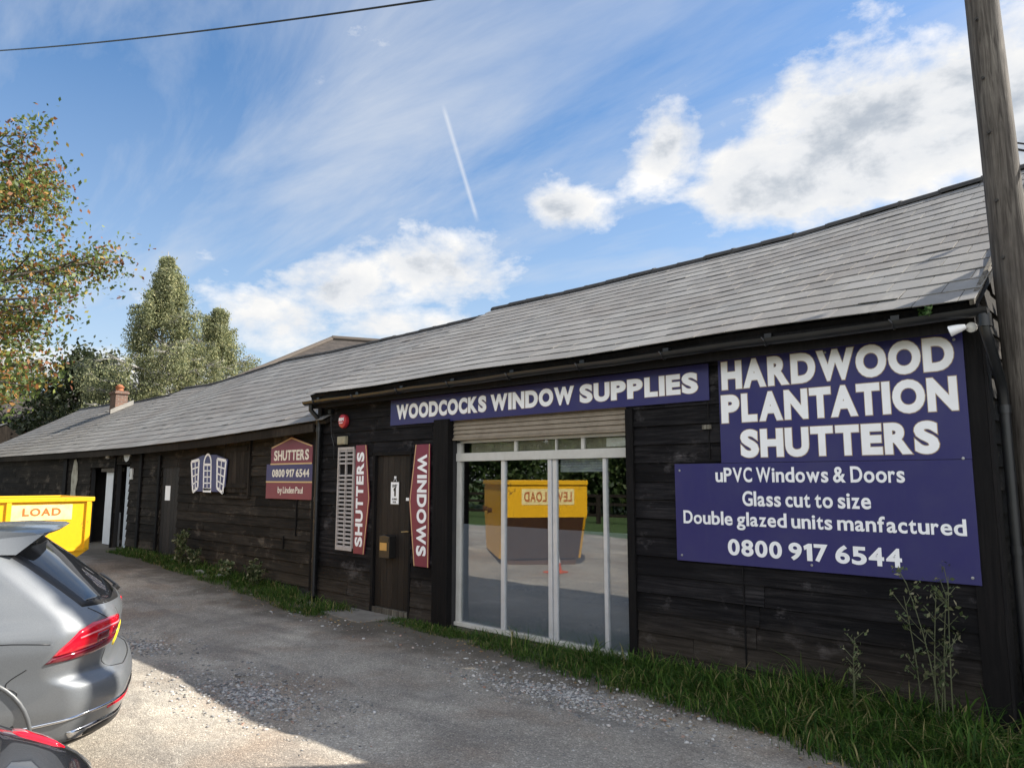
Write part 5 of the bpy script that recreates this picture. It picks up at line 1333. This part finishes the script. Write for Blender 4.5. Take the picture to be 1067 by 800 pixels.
tus = [(rd.uniform(-7.9, -.9), rd.random()**.7, rd.uniform(.5, 1.6)) for _ in range(420)]
for (tx, tv, th_) in tus:
    k_ = np.clip((tx+8)/7, 0, 1)
    yl = float(np.interp(tx, ex, ey)); yh = 6.10 if tx < SX0 or tx > SX1 else 6.14
    ty = yl+.05+(yh-yl-.05)*tv
    dens = int(26+80*k_); Hh = (.05+.20*k_**1.3)*th_*(.45+.65*tv)*(.6+.8*rd.random())
    for _ in range(dens):
        x = tx+rd.gauss(0, .07+.05*k_); y = ty+rd.gauss(0, .05+.04*k_)
        if x > -.85 or y > 6.15 or y < yl-.04+rd.uniform(-.05, .05): continue
        if -8.9 < x < -7.85: continue
        pts.append((x, y, max(.02, Hh*rd.uniform(.5, 1.25))))
for _ in range(9000):
    x = rd.uniform(-7.5, -.95); yl = float(np.interp(x, ex, ey)); y = rd.uniform(yl, 6.14); k_ = (x+8)/7
    if vnoise(np.array([x]), np.array([y]), .35, 12)[0] < .38: continue
    pts.append((x, y, rd.uniform(.02, .05+.11*k_)))
grass('grass_verge', pts, 'long green grass growing along the foot of the workshop wall and shopfront')
pts = []
E2 = [GP(*q, .1) for q in [(388, 636), (350, 640), (300, 629), (262, 616), (215, 606), (170, 596), (130, 585), (112, 580)]]
ex2 = [q[0] for q in E2][::-1]; ey2 = [q[1] for q in E2][::-1]
for _ in range(420):
    tx = rd.uniform(-19.5, -8.75); yl = float(np.interp(tx, ex2, ey2)); tv = rd.random()
    if dA0-.3 < tx < dB1+.2: continue
    ym = 6.12 if tx > -9.9 else 6.3
    for _ in range(46):
        x = tx+rd.gauss(0, .10); y = yl+(ym-yl)*tv+rd.gauss(0, .06)
        if yl < y < ym: pts.append((x, y, rd.uniform(.04, .16)*(.6+.8*tv)))
grass('grass_verge', pts, 'short green grass strip along the foot of the long barn')
# weeds
M_STEM = mat('weed stems', (.085, .095, .045), .8); ML_WEED = leafmat('weed leaves', [(0, (.04, .07, .02)), (.5, (.09, .12, .04)), (.85, (.18, .18, .09)), (1, (.34, .31, .2))])
ML_BRAMBLE = leafmat('bramble leaves', [(0, (.03, .09, .015)), (.6, (.07, .16, .03)), (1, (.13, .22, .05))])
def weed(name, label, x, y, h_, n, lsz, nl, mleaf=ML_WEED, seed=1, bare=.25, spread=.22, z=None, group=None):
    rd = random.Random(seed); rg = np.random.default_rng(seed); z = float(hgt([x], [y])[0]) if z is None else z
    t = thing(name, label, 'plant', (x, y, z), 0, group); mb = MB(); P = []
    for i in range(n):
        a = rd.uniform(0, 2*PI); H = h_*rd.uniform(.55, 1); l = rd.uniform(.1, 1)*spread; p0 = Vector((rd.gauss(0, .04), rd.gauss(0, .03), 0)); pts_ = [p0+Vector((math.cos(a)*l*q*q, math.sin(a)*l*q*q*.6, H*q)) for q in np.linspace(0, 1, 7)]
        mb.tube(pts_, [.006*(1-.1*q) for q in range(7)], 5)
        for q in range(8):
            k = bare+(1-bare)*rd.random(); ii = min(int(k*6), 5); s_ = pts_[ii].lerp(pts_[ii+1], k*6-ii); b_ = rd.uniform(0, 2*PI); e = s_+Vector((math.cos(b_), math.sin(b_), .9)).normalized()*rd.uniform(.05, .16)*h_; mb.tube([s_, e], .0025, 4)
            for _ in range(nl): P.append((e+Vector((rd.gauss(0, .018), rd.gauss(0, .018), rd.gauss(0, .018)))*(.5+h_*.6))[:])
    mb.build('stems', M_STEM, t); V, F_ = leaf_cloud(np.array(P), lsz, 1.6, 0, rg); npmesh('foliage', V, F_, mleaf, t); return t
xw, yw = GP(975, 770, 0)
wx = W(980, 720, 6.0)[0]
weed('tall_weed', 'tall thin weed with pale seed heads in front of the big navy board', wx, 5.98, 1.15, 6, .024, 6, seed=2, bare=.35, spread=.24)
weed('dock_weed', 'small dry weed stalk standing in the grass beside the shopfront right edge', W(886, 690, 5.95)[0], 5.95, .62, 3, .02, 3, seed=4, bare=.7, spread=.08)
for i, (px_, h_) in enumerate([(190, .70), (205, .42), (240, .34), (268, .45)]):
    X = W(px_, 590, 6.1)[0]
    weed('bushy_weed', ['tallest bushy weed beside the boarded barn door', 'bushy weed second from the boarded barn door', 'low bushy weed under the barn hatch', 'bushy weed just right of the barn hatch'][i], X, 6.05, h_, 9, .042, 7, ML_WEED, seed=10+i, bare=.1, spread=.25, group='weeds along the wall')
weed('bramble', 'bright green bramble at the right of the corner post', -.78, 6.15, .52, 16, .075, 8, ML_BRAMBLE, seed=31, bare=.0, spread=.3)
weed('gutter_weed', 'tiny green weed growing out of the gutter above the big navy board', W(965, 321, 5.93)[0], 5.93, .07, 5, .02, 5, ML_BRAMBLE, seed=33, bare=0, spread=.06, z=2.99)
lv = []
rd = random.Random(88)
for _ in range(420):
    x = rd.uniform(-12, -.8); yl = float(np.interp(x, ex, ey)) if x > -7.9 else 5.6; y = yl+rd.gauss(-.05, .16)
    if y < 6: lv.append((x, y, float(hgt([x], [y])[0])+.012))
V, F_ = leaf_cloud(np.array(lv), .028, 1.4); Z0 = np.repeat(np.array(lv)[:, 2], 4); V[:, 2] = Z0+(V[:, 2]-Z0)*.3
tag(npmesh('leaf_litter', V, F_, leafmat('fallen leaves', [(0, (.16, .07, .03)), (.5, (.28, .16, .07)), (1, (.36, .26, .10))], .1)), 'brown fallen leaves scattered along the edge of the grass verge', 'leaves', kind='stuff')
# small litter by the verge
for i, (px_, py, s_) in enumerate([(208, 596, .11), (232, 599, .13), (262, 611, .04)]):
    X, Y = GP(px_, py, .15); mb = MB(); mb.add([(-s_, -s_*.5, 0), (s_, -s_*.6, .0), (s_*.9, s_*.5, .02), (-s_*.8, s_*.6, .01), (-s_*.8, -s_*.4, s_*.5), (s_*.8, -s_*.3, s_*.4), (s_*.6, s_*.4, s_*.5), (-s_*.6, s_*.4, s_*.6)], [(0, 3, 2, 1), (4, 5, 6, 7), (0, 1, 5, 4), (1, 2, 6, 5), (2, 3, 7, 6), (3, 0, 4, 7)])
    o = mb.build('stone_block', M_CONC, bevel=.01); o.location = (X, Y, float(hgt([X], [Y])[0])); o.rotation_euler = (0, 0, i*1.1)
    tag(o, ['pale broken concrete block in the weeds under the window emblem board', 'flat broken slab lying in the grass under the barn hatch', 'tiny pale stone at the edge of the barn grass'][i], 'block')
# traffic cone, fence across the lawn
t = thing('traffic_cone', 'orange and white traffic cone standing in the yard, seen in the shopfront glass', 'cone', (-9.33, 1.43, 0)); t.scale = (.85, .85, .85)
mb = MB(); mb.box(-.2, .2, -.2, .2, 0, .03); mb.lathe([(.15, .03), (.115, .22)], (0, 0, 0), 20); mb.lathe([(.075, .46), (.03, .70), (.028, .72)], (0, 0, 0), 20); mb.build('cone_body', mat('cone orange', (.65, .10, .02), .5), t, smooth=True)
mb = MB(); mb.lathe([(.113, .222), (.077, .458)], (0, 0, 0), 20); mb.build('cone_sleeve', M_SIGNWHITE, t, smooth=True)
t = thing('rail_fence', 'brown post and rail fence along the lawn edge across the yard', 'fence', (-14, -9, 0))
for i in range(12):
    mb = MB(); mb.box(-14+i*2.4-.06, -14+i*2.4+.06, -.06, .06, 0, 1.25); mb.build('post', M_BARNPOST, t)
for z in (.45, .85, 1.15):
    mb = MB(); mb.box(-14, 12.4, -.095, -.063, z, z+.1); mb.build('rail', M_BARNPOST, t)
# ================================================================== camera, light, sky
cam_d = bpy.data.cameras.new('camera'); cam = bpy.data.objects.new('camera', cam_d); COL.objects.link(cam)
cam.location = (0, 0, CH); cam.rotation_euler = (PI/2+CP, 0, math.radians(43.2)); cam_d.sensor_width = 36; cam_d.lens = CF/1067*36; cam_d.clip_end = 3000; cam_d.clip_start = .05
S.camera = cam
SA, SB = .80, .964          # shadow offset per metre of height in -x and -y
az = math.atan2(SA, SB); el = math.atan2(1, math.hypot(SA, SB))
sd = bpy.data.lights.new('sun', 'SUN'); sd.energy = 5.0; sd.angle = math.radians(.53); sd.color = (1, .94, .84)
sun = bpy.data.objects.new('sun', sd); COL.objects.link(sun); sun.rotation_euler = (PI/2-el, 0, -az+PI)
sun.rotation_euler = Vector((SA, SB, 1)).to_track_quat('Z', 'Y').to_euler()
w = bpy.data.worlds.new('World'); S.world = w; w.use_nodes = True
n = NT(w.node_tree); bg = n.n['Background']
sky = n.add('ShaderNodeTexSky', sky_type='NISHITA', sun_disc=False); sky.sun_elevation = el; sky.sun_rotation = az; sky.altitude = 60; sky.air_density = 1.0; sky.dust_density = .8; sky.ozone_density = 1.6
dirv = n.coord('Generated'); sp = n.n.new('ShaderNodeSeparateXYZ'); n.l.new(dirv, sp.inputs[0])
azn = n.math('ARCTAN2', sp.outputs[1], sp.outputs[0]); eln = n.math('ARCSINE', sp.outputs[2])
zc = n.math('ADD', n.math('MAXIMUM', sp.outputs[2], 0.0), .16)
def plane_vec(dx=0, dy=0):
    u = n.math('ADD', n.math('DIVIDE', sp.outputs[0], zc), dx); v = n.math('ADD', n.math('DIVIDE', sp.outputs[1], zc), dy)
    return n.add('ShaderNodeCombineXYZ', ins={0: u, 1: v}).outputs[0]
def ell(px_, py, wx_, wy_, amp):       # a soft ellipse of cloud cover about a compass direction and height
    r = ray(px_, py); a0 = math.atan2(r[1], r[0]); e0 = math.atan2(r[2], math.hypot(r[0], r[1]))
    da = n.math('DIVIDE', n.math('SUBTRACT', azn, a0), wx_); de = n.math('DIVIDE', n.math('SUBTRACT', eln, e0), wy_)
    q = n.math('ADD', n.math('MULTIPLY', da, da), n.math('MULTIPLY', de, de))
    return n.math('MULTIPLY', n.math('POWER', 2.718, n.math('MULTIPLY', q, -1)), amp)
blobs = [(905, 142, .20, .095, 1.0), (1015, 110, .15, .095, .9), (800, 180, .13, .07, .9), (700, 158, .06, .055, .88), (580, 217, .055, .030, .80), (455, 280, .11, .055, .78), (350, 300, .13, .055, .72), (290, 335, .12, .06, .7), (400, 345, .2, .05, .6), (120, 380, .35, .05, .5), (835, 85, .06, .04, .5), (1110, 160, .12, .11, 1.0)]
cover = None
for b_ in blobs:
    e_ = ell(*b_); cover = e_ if cover is None else n.math('MAXIMUM', cover, e_)
# unseen bright cumulus added behind the camera to lift the ambient light
back = n.math('SUBTRACT', n.math('MULTIPLY', n.add('ShaderNodeVectorMath', operation='DOT_PRODUCT', ins={0: dirv, 1: (.45, -.89, 0)}).outputs['Value'], 1.4), .15, clamp=True)
back = n.math('MULTIPLY', back, .85)
cover = n.math('MAXIMUM', cover, back)
cv = n.mapping(n.coord('Generated'), (1, 1, 1.7))
def dens(off):
    v = n.add('ShaderNodeVectorMath', operation='ADD', ins={0: cv, 1: off}).outputs[0]
    a_ = n.noise(v, 7.5, 10, .61, dist=.12)
    return n.math('ADD', n.math('MULTIPLY', n.math('SUBTRACT', a_, .5), 1.9), n.math('SUBTRACT', cover, .30))
d0 = dens((0, 0, 0)); d1 = dens((.030, .036, .055))
alpha = n.ramp(d0, [(0, 0), (.12, .38), (.36, 1)])
shade = n.math('SUBTRACT', d0, d1)
lit = n.math('ADD', n.math('MULTIPLY', shade, .85), n.math('SUBTRACT', .78, n.math('MULTIPLY', n.ramp(d0, [(.18, 0), (.85, 1)]), .62)), clamp=True)
ccol = n.ramp(lit, [(0, (.36, .41, .50)), (.3, (.50, .55, .62)), (.5, (.80, .82, .85)), (.85, (.96, .95, .93)), (1, (1.05, 1.03, 1.0))])
CB = 4.7
ccol = n.mix(1.0, ccol, (CB, CB, CB), 'MULTIPLY')
back_fill = n.math('ADD', n.math('MULTIPLY', back, 2.0), 1.0)  # extra brightness of the added unseen clouds, as ambient fill
ccol = n.mix(1.0, ccol, n.add('ShaderNodeCombineXYZ', ins={0: back_fill, 1: back_fill, 2: back_fill}).outputs[0], 'MULTIPLY')
# thin cirrus
cir_v = n.mapping(plane_vec(), (.55, 2.2, 1), (0, 0, math.radians(66)))
ci = n.noise(cir_v, 1.15, 8, .62, dist=.5); ci2 = n.noise(plane_vec(), .7, 4, .6)
cirrus = n.math('MULTIPLY', n.math('MULTIPLY', n.ramp(ci, [(.36, .04), (.74, 1)]), n.ramp(ci2, [(.28, .5), (.60, 1)])), .85)
haze = n.ramp(eln, [(0, .75), (.25, .30), (.5, .06), (.85, 0)])
veil = n.math('MAXIMUM', cirrus, haze)
skyc = n.add('ShaderNodeHueSaturation', ins={'Color': sky.outputs[0]}); skyc.inputs['Saturation'].default_value = 1.28; skyc.inputs['Value'].default_value = .86
base_c = n.mix(veil, skyc.outputs[0], (.80*CB*.85, .86*CB*.85, .95*CB*.85))
# vapour trail
ra, rb = Vector(ray(461, 108)).normalized(), Vector(ray(498, 232)).normalized(); nn = ra.cross(rb).normalized(); mid = (ra+rb).normalized(); half = ra.angle(rb)/2; tdir = nn.cross(mid).normalized()
dd = n.add('ShaderNodeVectorMath', operation='DOT_PRODUCT', ins={0: dirv, 1: nn[:]}).outputs['Value']; al = n.add('ShaderNodeVectorMath', operation='DOT_PRODUCT', ins={0: dirv, 1: tdir[:]}).outputs['Value']
fr = n.add('ShaderNodeVectorMath', operation='DOT_PRODUCT', ins={0: dirv, 1: mid[:]}).outputs['Value']
line_ = n.ramp(n.math('ABSOLUTE', dd), [(0, 1), (.0014, 0)]); seg = n.ramp(n.math('DIVIDE', n.math('ABSOLUTE', al), half), [(.8, 1), (1, 0)])
trail = n.math('MULTIPLY', n.math('MULTIPLY', n.math('MULTIPLY', line_, seg), n.math('GREATER_THAN', fr, .5)), .5)
base_c = n.mix(trail, base_c, (CB*.9, CB*.92, CB*.95))
fin = n.mix(alpha, base_c, ccol)
n.l.new(fin, bg.inputs[0]); bg.inputs[1].default_value = .10
S.view_settings.view_transform = 'Standard'; S.view_settings.look = 'None'; S.view_settings.exposure = 1.15; S.view_settings.gamma = 1
S.render.engine = 'CYCLES'
